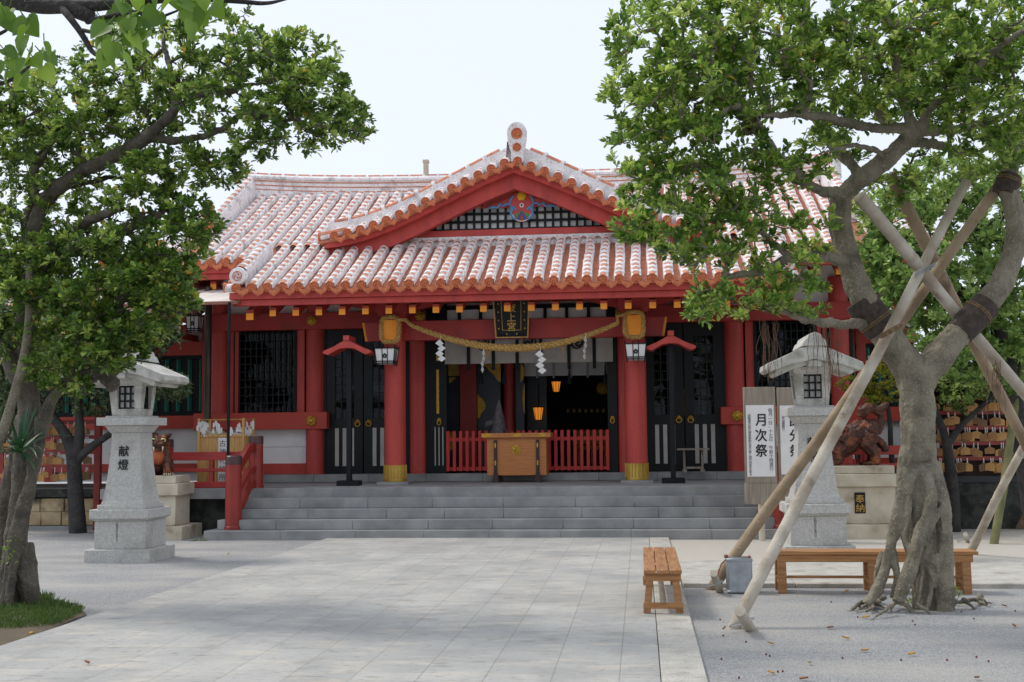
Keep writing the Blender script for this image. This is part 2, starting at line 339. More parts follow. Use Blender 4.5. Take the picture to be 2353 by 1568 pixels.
while x < 12:
    g.box(x+.004, x+1.2-.004, 13.45, 13.75, -.2, .05); g.box(x+.004, x+1.2-.004, 13.756, 15.9, -.2, .045); x += 1.2
tag(B('side_path', g, kerbm, bevel=.008), 'narrow pale paved path crossing behind the benches', None, None, 'structure')
# ================================================================ the shrine hall
XC = -2.28
def sx(x): return 2*XC - x
PY, PZ = 20.55, .80                      # platform front edge, platform top
WY = 23.6                                # wall line
# ---- stone platform with steps
plat = thing('stone_platform', 'grey granite terrace with four long steps in front of the red hall', 'steps', (XC, PY, 0))
PLX0, PLX1 = -9.4, 4.84
g = MB(); g.box(PLX0, PLX1, PY+.002, 23.3, PZ-.18, PZ); B('terrace_slab', g, stepstone, plat, bevel=.008)
for q in ((PLX0+.1, -6.75, PY+.22, 23.2, -.1, PZ-.185), (sx(-6.75), PLX1-.1, PY+.22, 23.2, -.1, PZ-.185), (-17, -9.402, 22.36, 24.6, -.1, .755), (4.842, 14, 21.72, 24.6, -.1, .755)):
    g = MB(); g.box(*q); B('terrace_wall', g, roughwall, plat)
lefts = [-7.16, -7.02, -6.88, -6.80]; tread = .25; hs = [.15, .31, .47, .64]
for k in range(4):
    y0 = PY - tread*(4-k); x0, x1 = lefts[k], sx(lefts[k]); g = MB(); x = x0; rng = random.Random(k)
    while x < x1-.01:
        w = min(rng.uniform(.95, 1.35), x1-x)
        if x1-(x+w) < .4: w = x1-x
        g.box(x+.0015, x+w-.0015, y0, PY-.002, (hs[k-1]+.002 if k else -.1), hs[k]); x += w
    B('step', g, stepstone, plat, bevel=.007)
g = MB(); x = -8.5
while x < sx(-8.5):
    g.box(x+.002, x+1.1-.002, 23.15, 23.7, PZ+.002, PZ+.15); x += 1.1
B('sill_stone', g, stepstone, plat, bevel=.006)
# ---- hall
hall = thing('shrine_hall', 'red shrine hall with white plastered clay tile roof and front gable', 'shrine', (XC, 23.6, 0))
U0 = 20.8
def rz(Y): u = Y-U0; return 4.30 + .462*u + .0062*u*u
def rn(Y): d = .462 + .0124*(Y-U0); return nrm((0, -d, 1))
RIDGE_Y = 26.4
PX0, PX1 = -7.10, sx(-7.10)
EX0, EX1 = -10.3, sx(-10.3); ME = 22.25
KX0, KX1 = -8.62, sx(-8.62)
def tile_row(mb, P, Nn, L, n, per=.25, r=.074, first_red=True, lift=.03):
    """P(s) path for s in 0..n periods; each period: clay barrel then plaster collar. mi 0 clay, 1 plaster"""
    L = V3(L); angs = [0, 22, 42, 66, 90, 114, 138, 158, 180]
    rows = []
    for k in range(n):
        for s, kind in ((k, 0), (k+.54, 0), (k+.56, 1), (k+.97, 1)): rows.append((s, kind))
    rows.append((n, 0)); G = []; q0 = P(0.0); ph = (q0[0]*37.1+q0[1]*11.3) % 6.28
    for s, kind in rows:
        p = V3(P(s*per)) + L*(.007*math.sin(s*.9+ph)+.004*math.sin(s*3.7+ph*2)); nn = V3(Nn(s*per)); ring = []
        wob = 1+.05*math.sin(s*5.3+p[0]*9)
        for a in angs:
            side = a < 40 or a > 140
            rr = r*(1.19*wob if (kind or side) else 1.0)
            ring.append(p + L*rr*math.cos(math.radians(a)) + nn*(rr*math.sin(math.radians(a))+lift if 0 < a < 180 else -.02))
        G.append(ring)
    b = len(mb.v); na = len(angs); mb.v += [tuple(q) for ring in G for q in ring]
    for i in range(len(G)-1):
        s0 = rows[i]; white = s0[1] == 1 or (s0[1] == 0 and rows[i+1][1] == 1)
        for j in range(na-1):
            side = j < 2 or j >= na-3
            mb.f.append((b+i*na+j, b+i*na+j+1, b+(i+1)*na+j+1, b+(i+1)*na+j)); mb.m.append(1 if (white or side) else 0)
def cap_disc(mb, c, ax, r=.083):
    """round end tile with rim and a three-comma relief, facing ax"""
    ax = nrm(ax); mb.lathe([(r*.8, -.10), (r, -.03), (r, 0), (r*.86, .004), (r*.82, -.012), (0.001, -.012)], c, 18, ax)
    a = (0,0,1) if abs(ax[2]) < .9 else (1,0,0); x = nrm(np.cross(a, ax)); y = np.cross(ax, x)
    for k in range(3):
        t0 = math.radians(120*k+20)
        pts = [V3(c)+ax*-.006+(x*math.cos(t0+q*.5)+y*math.sin(t0+q*.5))*r*(.30+.13*q) for q in range(4)]
        mb.tube(pts, [r*.2, r*.17, r*.12, r*.05], 5)
def pendant(mb, c, ax, L, r=.098, tilt=0.0):
    """shield shaped eave tile hanging between the discs"""
    ax = nrm(ax); L = nrm(L); u = nrm(np.cross(L, ax)); u = u if u[2] > 0 else -u
    poly = [(-r, .03), (-r*.98, -.012), (-r*.72, -.05), (-r*.3, -.078), (0, -.105), (r*.3, -.078), (r*.72, -.05), (r*.98, -.012), (r, .03), (r*.5, .012), (0, .006), (-r*.5, .012)]
    mb.prism(poly, V3(c), L, u, ax, .028)
    mb.prism([(p*.62, q*.62-.016) for p, q in poly], V3(c)+ax*.026, L, u, ax, .010)
TILE = [tile_red, plaster, tile_cap]
def bedmat():
    m = pm('pan_tiles', srgb(208,138,110), .8, srgb(188,114,88), 5, 0); T = m.node_tree; N, Lk = T.nodes, T.links; b = N['Principled BSDF']
    gp = N.new('ShaderNodeNewGeometry'); w = N.new('ShaderNodeTexWave'); w.bands_direction = 'Y'; w.wave_profile = 'SAW'; w.inputs['Scale'].default_value = 4.4; w.inputs['Distortion'].default_value = .3; w.inputs['Detail'].default_value = 1
    Lk.new(gp.outputs['Position'], w.inputs['Vector'])
    bp = N.new('ShaderNodeBump'); bp.inputs['Strength'].default_value = 1; bp.inputs['Distance'].default_value = .04; Lk.new(w.outputs['Fac'], bp.inputs['Height']); Lk.new(bp.outputs[0], b.inputs['Normal'])
    old = b.inputs['Base Color'].links[0].from_socket; mx = N.new('ShaderNodeMix'); mx.data_type = 'RGBA'; mr_ = N.new('ShaderNodeMapRange'); mr_.inputs[1].default_value = .25; mr_.inputs[2].default_value = .45; mr_.inputs[3].default_value = 1; mr_.inputs[4].default_value = 0
    Lk.new(w.outputs['Fac'], mr_.inputs[0]); Lk.new(mr_.outputs[0], mx.inputs[0]); Lk.new(old, mx.inputs[6]); mx.inputs[7].default_value = (*srgb(152,90,70), 1); Lk.new(mx.outputs[2], b.inputs['Base Color']); return m
bedm = bedmat()
# main roof
mr = MB(); SP = .281
def bed(mb, x0, x1, y0, y1, n=10, dz=-.03, mi=3):
    Ys = np.linspace(y0, y1, n); mb.grid([[(x0, Y, rz(Y)+dz), (x1, Y, rz(Y)+dz)] for Y in Ys], mi)
for a, b_ in ((KX0, KX1),): bed(mr, a, b_, ME, RIDGE_Y)
for xa, xb in ((EX0, KX0), (EX1, KX1)):
    hy = ME + abs(xb-xa)
    mr.add([(xa, ME, rz(ME)-.03), (xb, ME, rz(ME)-.03), (xb, hy, rz(hy)-.03)], [(0,1,2)], 3)
    mr.add([(xa, ME, rz(ME)-.03), (xb, hy, rz(hy)-.03), (xb, 30, rz(hy)-.03), (xa, 31, rz(ME)-.03)], [(0,1,2,3)], 3)
mr.add([(KX0, RIDGE_Y, rz(RIDGE_Y)), (KX1, RIDGE_Y, rz(RIDGE_Y)), (KX1, 31, rz(ME)), (KX0, 31, rz(ME))], [(0,1,2,3)], 3)
x = XC - SP*28
xs_main = [XC + SP*(i+.5) for i in range(-29, 29)]
for x in xs_main:
    y0 = ME if (x < PX0-.05 or x > PX1+.05) else 22.9
    y1 = RIDGE_Y-.05
    if x < KX0-.1: y1 = ME+(x-EX0)-.05
    elif x > KX1+.1: y1 = ME+(EX1-x)-.05
    if KX0-.2 < x < KX0+.2 or KX1-.2 < x < KX1+.2: continue
    sl = math.sqrt(1+.49**2); n = int((y1-y0)*sl/.25)
    if n < 1: continue
    tile_row(mr, lambda s, x=x, y0=y0: (x, y0+s/sl, rz(y0+s/sl)), lambda s, y0=y0: rn(y0+s/sl), (1,0,0), n, per=(y1-y0)*sl/n)
    if y0 == ME: mr.mi = 2; cap_disc(mr, (x, ME-.05, rz(ME)+.0), (0,-1,0))
    if y0 == ME: pendant(mr, (x+SP/2, ME-.06, rz(ME)-.055), (0,-1,0), (1,0,0))
mr.mi = 0
main_roof = B('main_roof', mr, TILE+[bedm], hall, smooth=40)
# ridge
def rt(x): return 7.36 + .20*(abs((x-XC)/6.5))**3.2
g = MB(); xs = np.linspace(-8.92, sx(-8.92), 41)
for dz0, dz1, w in ((-.36, -.01, .13), (-.02, .03, .16)):
    pass
prof = [(-.17, -.50), (-.15, -.30), (-.13, -.05), (-.155, -.05), (-.155, .0), (-.10, .05), (.10, .05), (.155, 0), (.13, -.05), (.17, -.5)]
g.grid([[(x, RIDGE_Y+a, rt(x)+z) for a, z in prof] for x in xs], 1)
for xe in (xs[0], xs[-1]): g.add([(xe, RIDGE_Y+a, rt(xe)+z) for a, z in prof], [tuple(range(len(prof)))], 1)
for dz in (-.10, -.20, -.30):
    g.mi = 0; g.tube([(x, RIDGE_Y-.145, rt(x)+dz) for x in xs if -8.6 < x < sx(-8.6)], .014, 6)
for i in range(-20, 21):
    x = XC + i*.32; g.mi = 0; g.tube([(x-.12, RIDGE_Y, rt(x-.12)+.035), (x+.12, RIDGE_Y, rt(x+.12)+.035)], .07, 8); g.mi = 1; g.tube([(x+.13, RIDGE_Y, rt(x+.13)+.02), (x+.19, RIDGE_Y, rt(x+.19)+.02)], .095, 8)
mrg = B('ridge', g, TILE, main_roof, smooth=40)
g = MB(); p = at(979, 385, RIDGE_Y); g.box(p[0]-.05, p[0]+.05, RIDGE_Y-.06, RIDGE_Y+.06, rt(p[0])+.02, p[2]+.10); g.box(p[0]-.065, p[0]+.065, RIDGE_Y-.075, RIDGE_Y+.075, p[2]+.10, p[2]+.16); B('ridge_stub', g, limestone, main_roof)
# descending ridges
for kx, sgn in ((KX0, 1), (KX1, -1)):
    g = MB(); Ys = np.linspace(23.75, RIDGE_Y-.1, 16)
    def kt(Y): return rz(Y)+.27+.10*((Y-23.75)/2.6)
    for s in (-1, 1): pass
    pr = lambda Y: [(kx-.16, rz(Y)-.1), (kx-.13, kt(Y)), (kx+.13, kt(Y)), (kx+.16, rz(Y)-.1)]
    g.grid([[(a, Y, z) for a, z in pr(Y)] for Y in Ys], 1)
    for Y in (Ys[0], Ys[-1]): g.add([(a, Y, z) for a, z in pr(Y)], [(0,1,2,3)], 1)
    sl = 1.13; n = 11
    tile_row(g, lambda s: (kx, 23.75+s/sl, kt(23.75+s/sl)), lambda s: rn(24), (1,0,0), n, per=2.55*sl/n, r=.09)
    g.mi = 1; g.lathe([(.2, -.1), (.2, .02), (.16, .05)], (kx, 23.72, rz(23.75)+.22), 18, (0,-1,0)); g.mi = 2; cap_disc(g, (kx, 23.65, rz(23.75)+.26), (0,-1,0), .11); 
    g.ell((kx-.05*sgn, 23.7, rz(23.75)+.5), (.14, .1, .12)); g.tube([(kx, 23.7, rz(23.75)+.5), (kx+.08, 23.66, rz(23.75)+.64), (kx-.02, 23.62, rz(23.75)+.74)], [.07, .05, .02], 7)
    B('descending_ridge', g, TILE, main_roof, smooth=40)
    # hip ridge to the corner
    g = MB(); c0, c1 = V3((kx-sgn*.05, 23.9, rz(23.9)+.03)), V3((kx-sgn*1.62, ME+.05, rz(ME)+.06)); n = 8; d = c1-c0
    tile_row(g, lambda s: c1-nrm(d)*s, lambda s: (0,0,1), nrm((d[1], -d[0], 0)), n, per=np.linalg.norm(d)/n, r=.11)
    g.mi = 2; cap_disc(g, c1+V3((0,-.05,.04)), (-sgn*.7,-.7,0), .12); B('hip_ridge', g, TILE, main_roof, smooth=40)
    g = MB(); g.add([(kx-sgn*.02, 23.85, rz(23.85)-.05), (kx-sgn*.02, RIDGE_Y, rz(RIDGE_Y)), (kx-sgn*.02, 29, rz(23.85)-.05)], [(0,1,2)]); B('gable_end_wall', g, white_wall, main_roof)
# porch roof
pr_ = MB(); bed(pr_, PX0, PX1, U0, 23.3, 6)
n_half = 17
xs_p = [XC + SP*i for i in range(-n_half, n_half+1)]
for i, x in enumerate(xs_p):
    y0, y1 = U0, 22.98
    if i in (0, len(xs_p)-1): continue
    if x < -6.0 or x > sx(-6.0): y1 = 24.2 if abs(x-XC) < 4.2 else 22.6
    if abs(x-XC) > 3.7: y1 = 22.95
    sl = math.sqrt(1+.47**2); n = max(1, round((y1-y0)*sl/.25))
    tile_row(pr_, lambda s, x=x: (x, y0+s/sl, rz(y0+s/sl)), lambda s: rn(y0+s/sl), (1,0,0), n, per=(y1-y0)*sl/n)
    pr_.mi = 2; cap_disc(pr_, (x, U0-.05, rz(U0)+.005), (0,-1,0), .085)
for i, x in enumerate(xs_p[:-1]): pr_.mi = 2; pendant(pr_, (x+SP/2, U0-.065, rz(U0)-.055), (0,-1,0), (1,0,0), .106)
for s in (-1, 1):            # corner end tiles facing sideways
    xe = XC + s*SP*n_half; pr_.mi = 1; pr_.cyl((xe, U0+.06, rz(U0)+.02), (xe+s*.22, U0+.04, rz(U0)+.02), .075, n=12); pr_.mi = 2; cap_disc(pr_, (xe+s*.25, U0+.04, rz(U0)+.03), (s, -.25, 0), .085); cap_disc(pr_, (xe, U0-.05, rz(U0)+.005), (0,-1,0), .085)
    for Y in np.arange(U0+.25, ME, .28): cap_disc(pr_, (xe+s*.22, Y+.0, rz(Y)-.0), (s,0,0), .08)
pr_.mi = 0
porch_roof = B('porch_roof', pr_, TILE+[bedm], hall, smooth=40)
for s in (-1, 1):
    xe = XC+s*SP*n_half; g = MB(); n = 7; sl = 1.1
    def kp(s_): Y = U0+.2+s_/sl; return (xe, Y, rz(Y)+.17+.04*math.exp(-s_*3))
    tile_row(g, kp, lambda q: rn(21.5), (1,0,0), n, per=.25, r=.10)
    g.mi = 1; Ys = np.linspace(U0+.1, U0+1.75, 6); g.grid([[(xe-.13, Y, rz(Y)-.05), (xe-.12, Y, rz(Y)+.2), (xe+.12, Y, rz(Y)+.2), (xe+.13, Y, rz(Y)-.05)] for Y in Ys], 1)
    g.lathe([(.15, -.10), (.165, 0), (.15, .06), (.10, .07)], (xe, U0+.1, rz(U0)+.23), 20, (0,-1,0)); g.mi = 2; cap_disc(g, (xe, U0+.02, rz(U0)+.23), (0,-1,0), .088)
    B('corner_ridge', g, TILE, porch_roof, smooth=40)
# eave boards, soffit
def eave(x0, x1, Y, z, par):
    g = MB(); g.box(x0, x1, Y+.03, Y+.13, z-.19, z-.07); g.box(x0+.04, x1-.04, Y+.1, Y+.2, z-.30, z-.192); B('eave_board', g, red, par, bevel=.004)
eave(PX0-.1, PX1+.1, U0, rz(U0), hall)
eave(EX0+.1, PX0-.12, ME, rz(ME), hall); eave(PX1+.12, EX1-.1, ME, rz(ME), hall)
g = MB()
for xa, xb, Y0 in ((PX0, PX1, U0), (EX0+.1, PX0, ME), (PX1, EX1-.1, ME)):
    Ys = [Y0+.15, 24.2]; g.grid([[(xa, Y, rz(Y)-.16), (xb, Y, rz(Y)-.16)] for Y in Ys])
B('soffit', g, red, hall)
k = 0
for i in range(-5, 19):
    x = -4.80 + .4205*i
    if x < PX0-.2 or x > PX1+.2: continue
    hip = i == -5; w, h = (.085, .14) if not hip else (.10, .17)
    y0 = 21.08; z0 = rz(U0)-.31-h/2*1 - (.02 if not hip else .05)
    g = MB(); g.beam((x, y0, z0), (x, 23.6, z0+1.05), w*1.3, h, up=(0,0,1)); rf = B('rafter', g, red_dark, hall)
    g = MB(); g.box(x-w*.65-.002, x+w*.65+.002, y0-.012, y0-.002, z0-h/2-.005, z0+h/2+.005); B('rafter_end', g, orange, rf)
for x0 in list(np.arange(-9.9, PX0-.2, .45))+list(np.arange(PX1+.2, 5.5, .45)):
    g = MB(); z0 = rz(ME)-.39; g.beam((x0, ME+.28, z0), (x0, 24.0, z0+.74), .11, .14); rf = B('rafter', g, red_dark, hall)
    g = MB(); g.box(x0-.056, x0+.056, ME+.266, ME+.276, z0-.075, z0+.075); B('rafter_end', g, orange, rf)
# ---- front gable (chidori)
GY = 22.35
def gz(dx):
    d = abs(dx); P = [(0, 6.80), (.25, 6.70), (.5, 6.60), (1.0, 6.37), (1.5, 6.13), (1.86, 5.955), (2.35, 5.74), (2.85, 5.57), (3.1, 5.51), (3.35, 5.46), (3.7, 5.43), (4.2, 5.42)]
    return float(np.interp(d, [p[0] for p in P], [p[1] for p in P]))
gable = MB(); dxs = np.linspace(-3.72, 3.72, 49)
gable.grid([[(XC+d, GY+.03, gz(d)-.06), (XC+d, 26.0, gz(d)-.06)] for d in dxs], 3)
gable.grid([[(XC+d, GY+.06, gz(d)-.10), (XC+d, 23.2, gz(d)-.10)] for d in dxs], 3)
gable.grid([[(XC+d, GY+.03, gz(d)-.06), (XC+d, GY+.06, gz(d)-.10)] for d in dxs], 3)
d = 0.0; ds = [.105]
while ds[-1] < 3.4: ds.append(ds[-1]+.2485)
allr = [q for q in ds[:]] + [-(q-.21+.0) for q in ds[1:]]
allr = [0.09+.2495*i for i in range(-14, 14)]
for dd in allr:
    x = XC+dd; z = gz(dd); t = math.atan2(gz(dd+.05)-gz(dd-.05), .1)
    L = nrm((math.cos(t), 0, math.sin(t))); N_ = (-math.sin(t), 0, math.cos(t))
    tile_row(gable, lambda s, x=x, z=z: (x, GY+s, z-.005+.42*s), lambda s, N_=N_: N_, L, 2, per=.19, r=.07, lift=.0)
    gable.mi = 2; cap_disc(gable, (x, GY-.04, z), (0,-1,0), .088)
    dm = dd+.125
    if dm < 3.6:
        t2 = math.atan2(gz(dm+.05)-gz(dm-.05), .1); L2 = (math.cos(t2), 0, math.sin(t2)); pendant(gable, (XC+dm, GY-.05, gz(dm)-.065), (0,-1,0), L2, .098)
# rows that run down the gable slopes behind the verge
for Y in np.arange(22.98, 25.6, .28):
    for s in (-1, 1):
        n = 13; pts = np.linspace(.15, 3.65, n+1)
        dmax = 3.65
        tile_row(gable, lambda q, Y=Y, s=s: (XC+s*(3.65-q), Y, gz(3.65-q)-.03), lambda q, s=s: nrm((s*.42, 0, 1)), (0,1,0), 14, per=.25, r=.068)
gable.mi = 0
for s in (-1, 1):
    xe = XC+s*3.70; gable.mi = 1; gable.cyl((xe-s*.5, GY+.13, gz(3.3)+.08), (xe, GY+.1, gz(3.7)+.02), .075, n=10); gable.mi = 0; gable.tube([(xe-s*.5, GY+.12, gz(3.3)+.11), (xe, GY+.09, gz(3.7)+.05)], .065, 8); gable.mi = 2; cap_disc(gable, (xe+s*.04, GY+.1, gz(3.7)+.03), (s,-.45,0), .09)
gb = B('front_gable', gable, TILE+[bedm], hall, smooth=40)
g = MB()
for s in (-1, 1):       # white verge ridge with clay crest
    D = np.linspace(0.02, 3.62, 30)
    def vt(q): return gz(q)+.33+.07*math.exp(-q*1.5)
    g.grid([[(XC+s*q, GY+.33, gz(q)-.05), (XC+s*q, GY+.36, vt(q)), (XC+s*q, GY+.56, vt(q)), (XC+s*q, GY+.6, gz(q)-.05)] for q in D], 1)
    q = 3.62; g.add([(XC+s*q, GY+.33, gz(q)-.05), (XC+s*q, GY+.36, vt(q)), (XC+s*q, GY+.56, vt(q)), (XC+s*q, GY+.6, gz(q)-.05)], [(0,1,2,3)], 1)
    q = .28; k = 0
    while q < 3.5:
        g.mi = 0; g.tube([(XC+s*q, GY+.46, vt(q)+.0), (XC+s*(q+.25), GY+.46, vt(q+.25)+.0)], .075, 10)
        g.mi = 1; g.tube([(XC+s*(q+.255), GY+.46, vt(q+.255)+.01), (XC+s*(q+.315), GY+.46, vt(q+.315)+.01)], .098, 10); q += .33
B('verge_ridge', g, TILE, gb, smooth=40)
g = MB(); g.mi = 1
poly = []
for a in np.linspace(math.pi*1.0, 0, 14): poly.append((.185*math.cos(a), .42+.20*math.sin(a)))
poly += [(.175, .28), (.15, .15), (.115, .05), (.12, -.14), (-.12, -.14), (-.115, .05), (-.15, .15), (-.175, .28)]
poly = poly[::-1]
fx = XC+.06; g.prism(poly, (fx, GY+.30, 6.94), (1,0,0), (0,0,1), (0,-1,0), .14)
g.mi = 2; cap_disc(g, (fx, GY+.14, 7.34), (0,-1,0), .108); cap_disc(g, (fx, GY+.14, 7.075), (0,-1,0), .082)
B('ridge_end_tile', g, TILE, gb, bevel=.02, seg=2)
g = MB(); g.mi = 1; g.grid([[(XC+a, Y, 6.85+z) for a, z in ((-.17, -.1), (-.13, .35), (.13, .35), (.17, -.1))] for Y in (GY+.2, 26)]); B('gable_ridge', g, TILE, gb)
# barge boards: two stepped layers
for (off0, off1, Y, th) in ((-.06, -.215, GY+.10, .14), (-.16, -.49, GY+.28, .18)):
    g = MB()
    for s in (-1, 1):
        D = np.linspace(0, 3.62 if off0 > -.2 else 3.0, 30)
        w = lambda q: (off1-off0)*(1-.15*q/3.6)
        g.grid([[(XC+s*q, Y, gz(q)+off0), (XC+s*q, Y, gz(q)+off0+w(q)), (XC+s*q, Y+th, gz(q)+off0+w(q)), (XC+s*q, Y+th, gz(q)+off0), (XC+s*q, Y, gz(q)+off0)] for q in D])
    B('barge_board', g, red, gb, smooth=25)
GW = 23.0
# lattice, backing, base board
def tri_w(z): # half width of gable opening at height z (under the inner barge)
    qs = np.linspace(0, 3.4, 120); zz = np.array([gz(q)-.40 for q in qs]); return float(np.interp(-z, -zz, qs))
g = MB(); g.add([(XC-2.2, GW+.08, 5.5), (XC+2.2, GW+.08, 5.5), (XC, GW+.08, 6.5)], [(0,1,2)]); B('lattice_backing', g, white_wall, gb)
g = MB(); z0 = 5.615
for z in np.arange(z0, 6.05, .152): h = min(2.4, tri_w(z)+.05); g.box(XC-h, XC+h, GW+.02, GW+.055, z-.022, z+.022)
for i in range(-12, 13):
    x = XC+.08+i*.152; top = gz(x-XC)-.38
    if top > z0: g.box(x-.022, x+.022, GW+.01, GW+.058, z0-.03, min(top, 6.1))
B('gable_lattice', g, blackmat, gb)
g = MB(); g.box(XC-2.9, XC+2.9, GW-.06, GW+.06, 5.475, 5.60); B('gable_sill', g, red, gb, bevel=.004)
g = MB(); g.box(XC-3.0, XC+3.0, GW-.08, GW+.2, 5.2, 5.47); B('gable_foot', g, plaster, gb)
g = MB(); g.prism([(-.75, 0), (.75, 0), (0, .36)], (XC+.0, GW-.0, 6.02), (1,0,0), (0,0,1), (0,-1,0), .03); B('apex_board', g, red, gb)
# pendant ornament
orn = MB(); oY = GW-.05; ox = XC+.10
def flat(mb, pts, z, Y=oY, t=.03, mi=0): mb.mi = mi; mb.prism(pts, (ox, Y, z), (1,0,0), (0,0,1), (0,-1,0), t)
half = [(0, 0), (.10, .01), (.17, .06), (.20, .14), (.17, .22), (.22, .29), (.21, .36), (.28, .34), (.36, .29), (.46, .27), (.55, .29), (.64, .26), (.60, .33), (.48, .37), (.34, .42), (.22, .46), (.12, .56), (0, .57)]
full = half + [(-a, b) for a, b in half[::-1][1:-1]]
flat(orn, full, 5.73, mi=0)
orn.mi = 1
for s in (-1, 1):
    for pl in ([(.65,.27),(.56,.30),(.47,.28),(.41,.35),(.37,.33)], [(.37,.30),(.29,.35),(.23,.34),(.22,.42),(.16,.50)], [(.22,.33),(.18,.25),(.21,.16),(.18,.08),(.10,.03)], [(.10,.22),(.14,.27),(.20,.28)]):
        orn.tube([(ox+s*a, oY-.036, 5.73+b) for a, b in pl], [.020, .027, .024, .026, .016][:len(pl)], 6)
orn.mi = 2
for k in range(6):
    t = math.pi*k/3; orn.lathe([(.045, 0), (.04, .03), (.001, .04)], (ox+.045*math.cos(t), oY-.03, 6.22+.045*math.sin(t)), 10, (0,-1,0))
orn.lathe([(.05, 0), (.03, .05), (.001, .055)], (ox, oY-.03, 6.22), 10, (0,-1,0))
orn.mi = 3; orn.lathe([(.045, 0), (.04, .012), (.001, .014)], (ox, oY-.03, 6.045), 12, (0,-1,0)); orn.mi = 6; orn.ell((ox, oY-.043, 6.045), (.018, .008, .028))
fan = [(3, 0), (4, 0), (5, 0)]
for a0, a1, mi in ((-68, -40, 5), (-40, -12, 4), (-12, 12, 6), (12, 40, 4), (40, 68, 5)):
    pts = [(0, .2)]+[(.165*math.sin(math.radians(a)), .2-.185*math.cos(math.radians(a))) for a in np.linspace(a0+3, a1-3, 4)]
    flat(orn, pts, 5.735, oY-.028, .012, mi)
orn.mi = 3; orn.tube([(ox+.185*math.sin(math.radians(a)), oY-.035, 5.935-.2*math.cos(math.radians(a))) for a in range(-72, 73, 12)], .009, 5)
B('gable_ornament', orn, [red, blue_p, yellow_p, paper, blue_d, leafgreen_p, shisa_m], gb)
# ---- structure under the eaves
def column(x, Y, r, z0, z1, name='column', mat=red):
    g = MB(); g.cyl((x, Y, z0), (x, Y, z1), r, n=28); return B(name, g, mat, hall)
for x in (-4.48, sx(-4.48)):
    c = column(x, 22.1, .197, 1.12, 3.9, 'porch_pillar')
    g = MB(); n = 64
    prof = [(r, z) for r, z in ((.205, .845), (.21, .86), (.203, .90), (.203, 1.14))]
    g.lathe(prof, (x, 22.1, 0), 48)
    for j in range(22): t = 2*math.pi*j/22; g.cyl((x+.203*math.cos(t), 22.1+.203*math.sin(t), .9), (x+.203*math.cos(t), 22.1+.203*math.sin(t), 1.15), .012, n=6)
    B('brass_sleeve', g, sleeve, c)
    g = MB(); g.box(x-.29, x+.29, 21.82, 22.38, .79, .845); B('pillar_base', g, stepstone, c, bevel=.008)
    # capital block and stepped bracket
    g = MB(); g.frus(x-.22, x+.22, 21.85, 22.35, 3.84, x-.29, x+.29, 21.8, 22.4, 3.93); g.box(x-.29, x+.29, 21.8, 22.4, 3.932, 4.10); B('capital', g, red_dark, c, bevel=.006)
    for s in (-1, 1): g = MB(); g.prism([(0, 0), (.55*s, .14), (.95*s, .2), (.95*s, .26), (0, .26)][::s], (x+s*.29, 22.03, 3.95), (1,0,0), (0,0,1), (0,1,0), .16); B('bracket', g, red_dark, c)
    g = MB(); g.box(x-.14, x+.14, 21.6, 22.2, 4.10, 4.28); bb = B('bracket_arm', g, red_dark, c); g = MB(); g.box(x-.142, x+.142, 21.585, 21.598, 4.095, 4.285); B('arm_end', g, orange, bb)
    g = MB(); g.box(x-.128, x+.128, 21.68, 22.3, 3.42, 3.77); bb = B('beam_end', g, red_dark, c); g = MB(); g.box(x-.131, x+.131, 21.668, 21.678, 3.417, 3.773); B('beam_end_face', g, orange, bb)
g = MB(); g.box(-4.3, sx(-4.3), 22.0, 22.2, 3.42, 3.78); B('porch_beam', g, red_dark, hall, bevel=.006)
for s in (-1, 1):
    xa = XC+s*2.39; g = MB(); g.prism([(0, 0), (.30*s, 0), (.36*s, .34), (0, .34)][::s], (xa, 22.01, 3.42), (1,0,0), (0,0,1), (0,1,0), .18); nb = B('beam_nose', g, red_dark, hall)
    g = MB(); g.prism([(.30*s, 0), (.345*s, -.0), (.405*s, .34), (.36*s, .34)][::s], (xa, 22.0, 3.42), (1,0,0), (0,0,1), (0,1,0), .2); B('nose_end', g, orange, nb)
g = MB(); g.box(-4.4, sx(-4.4), 22.0, 22.2, 4.285, 4.42); B('porch_purlin', g, red_dark, hall)
cols = [-8.32, -6.36, -4.29]; cols += [sx(c) for c in cols]
for x in cols: column(x, 23.5, .18, .95, 4.6)
for x in (-8.0, -6.66, sx(-8.0), sx(-6.66)): 
    g = MB(); g.box(x-.09, x+.09, 23.46, 23.64, 2.16, 3.78); B('window_post', g, red, hall)
for q in ((-8.65, -4.12, 23.28, 23.5, 3.78, 4.11), (sx(-4.12), sx(-8.65), 23.28, 23.5, 3.78, 4.11), (-4.118, sx(-4.118), 23.3, 23.5, 4.25, 4.5)): g = MB(); g.box(*q); B('head_beam', g, red_dark, hall, bevel=.006)
for s in (-1, 1):
    x0, x1 = (-8.75, -6.07) if s < 0 else (sx(-6.07), sx(-8.75))
    g = MB(); g.box(x0, x1, 23.27, 23.5, 1.83, 2.16); B('waist_beam', g, vermil, hall, bevel=.006)
    g = MB(); g.box(x0+.2, x1-.2, 23.55, 23.62, 1.16, 1.48); g.box(x0+.2, x1-.2, 23.55, 23.62, 1.487, 1.83); B('wall_panel', g, white_wall, hall)
    g = MB(); g.box(x0+.2, x1-.2, 23.45, 23.6, .95, 1.16); B('base_rail', g, red, hall, bevel=.004)
g = MB(); g.box(-8.3, sx(-8.3), 23.55, 23.62, 4.11, 5.0); B('frieze_panel', g, white_wall, hall)
for x in (-7.4, -5.3, sx(-7.4), sx(-5.3)):
    g = MB(); g.box(x-.09, x+.09, 23.47, 23.56, 4.11, 4.9); B('frieze_post', g, red_dark, hall)
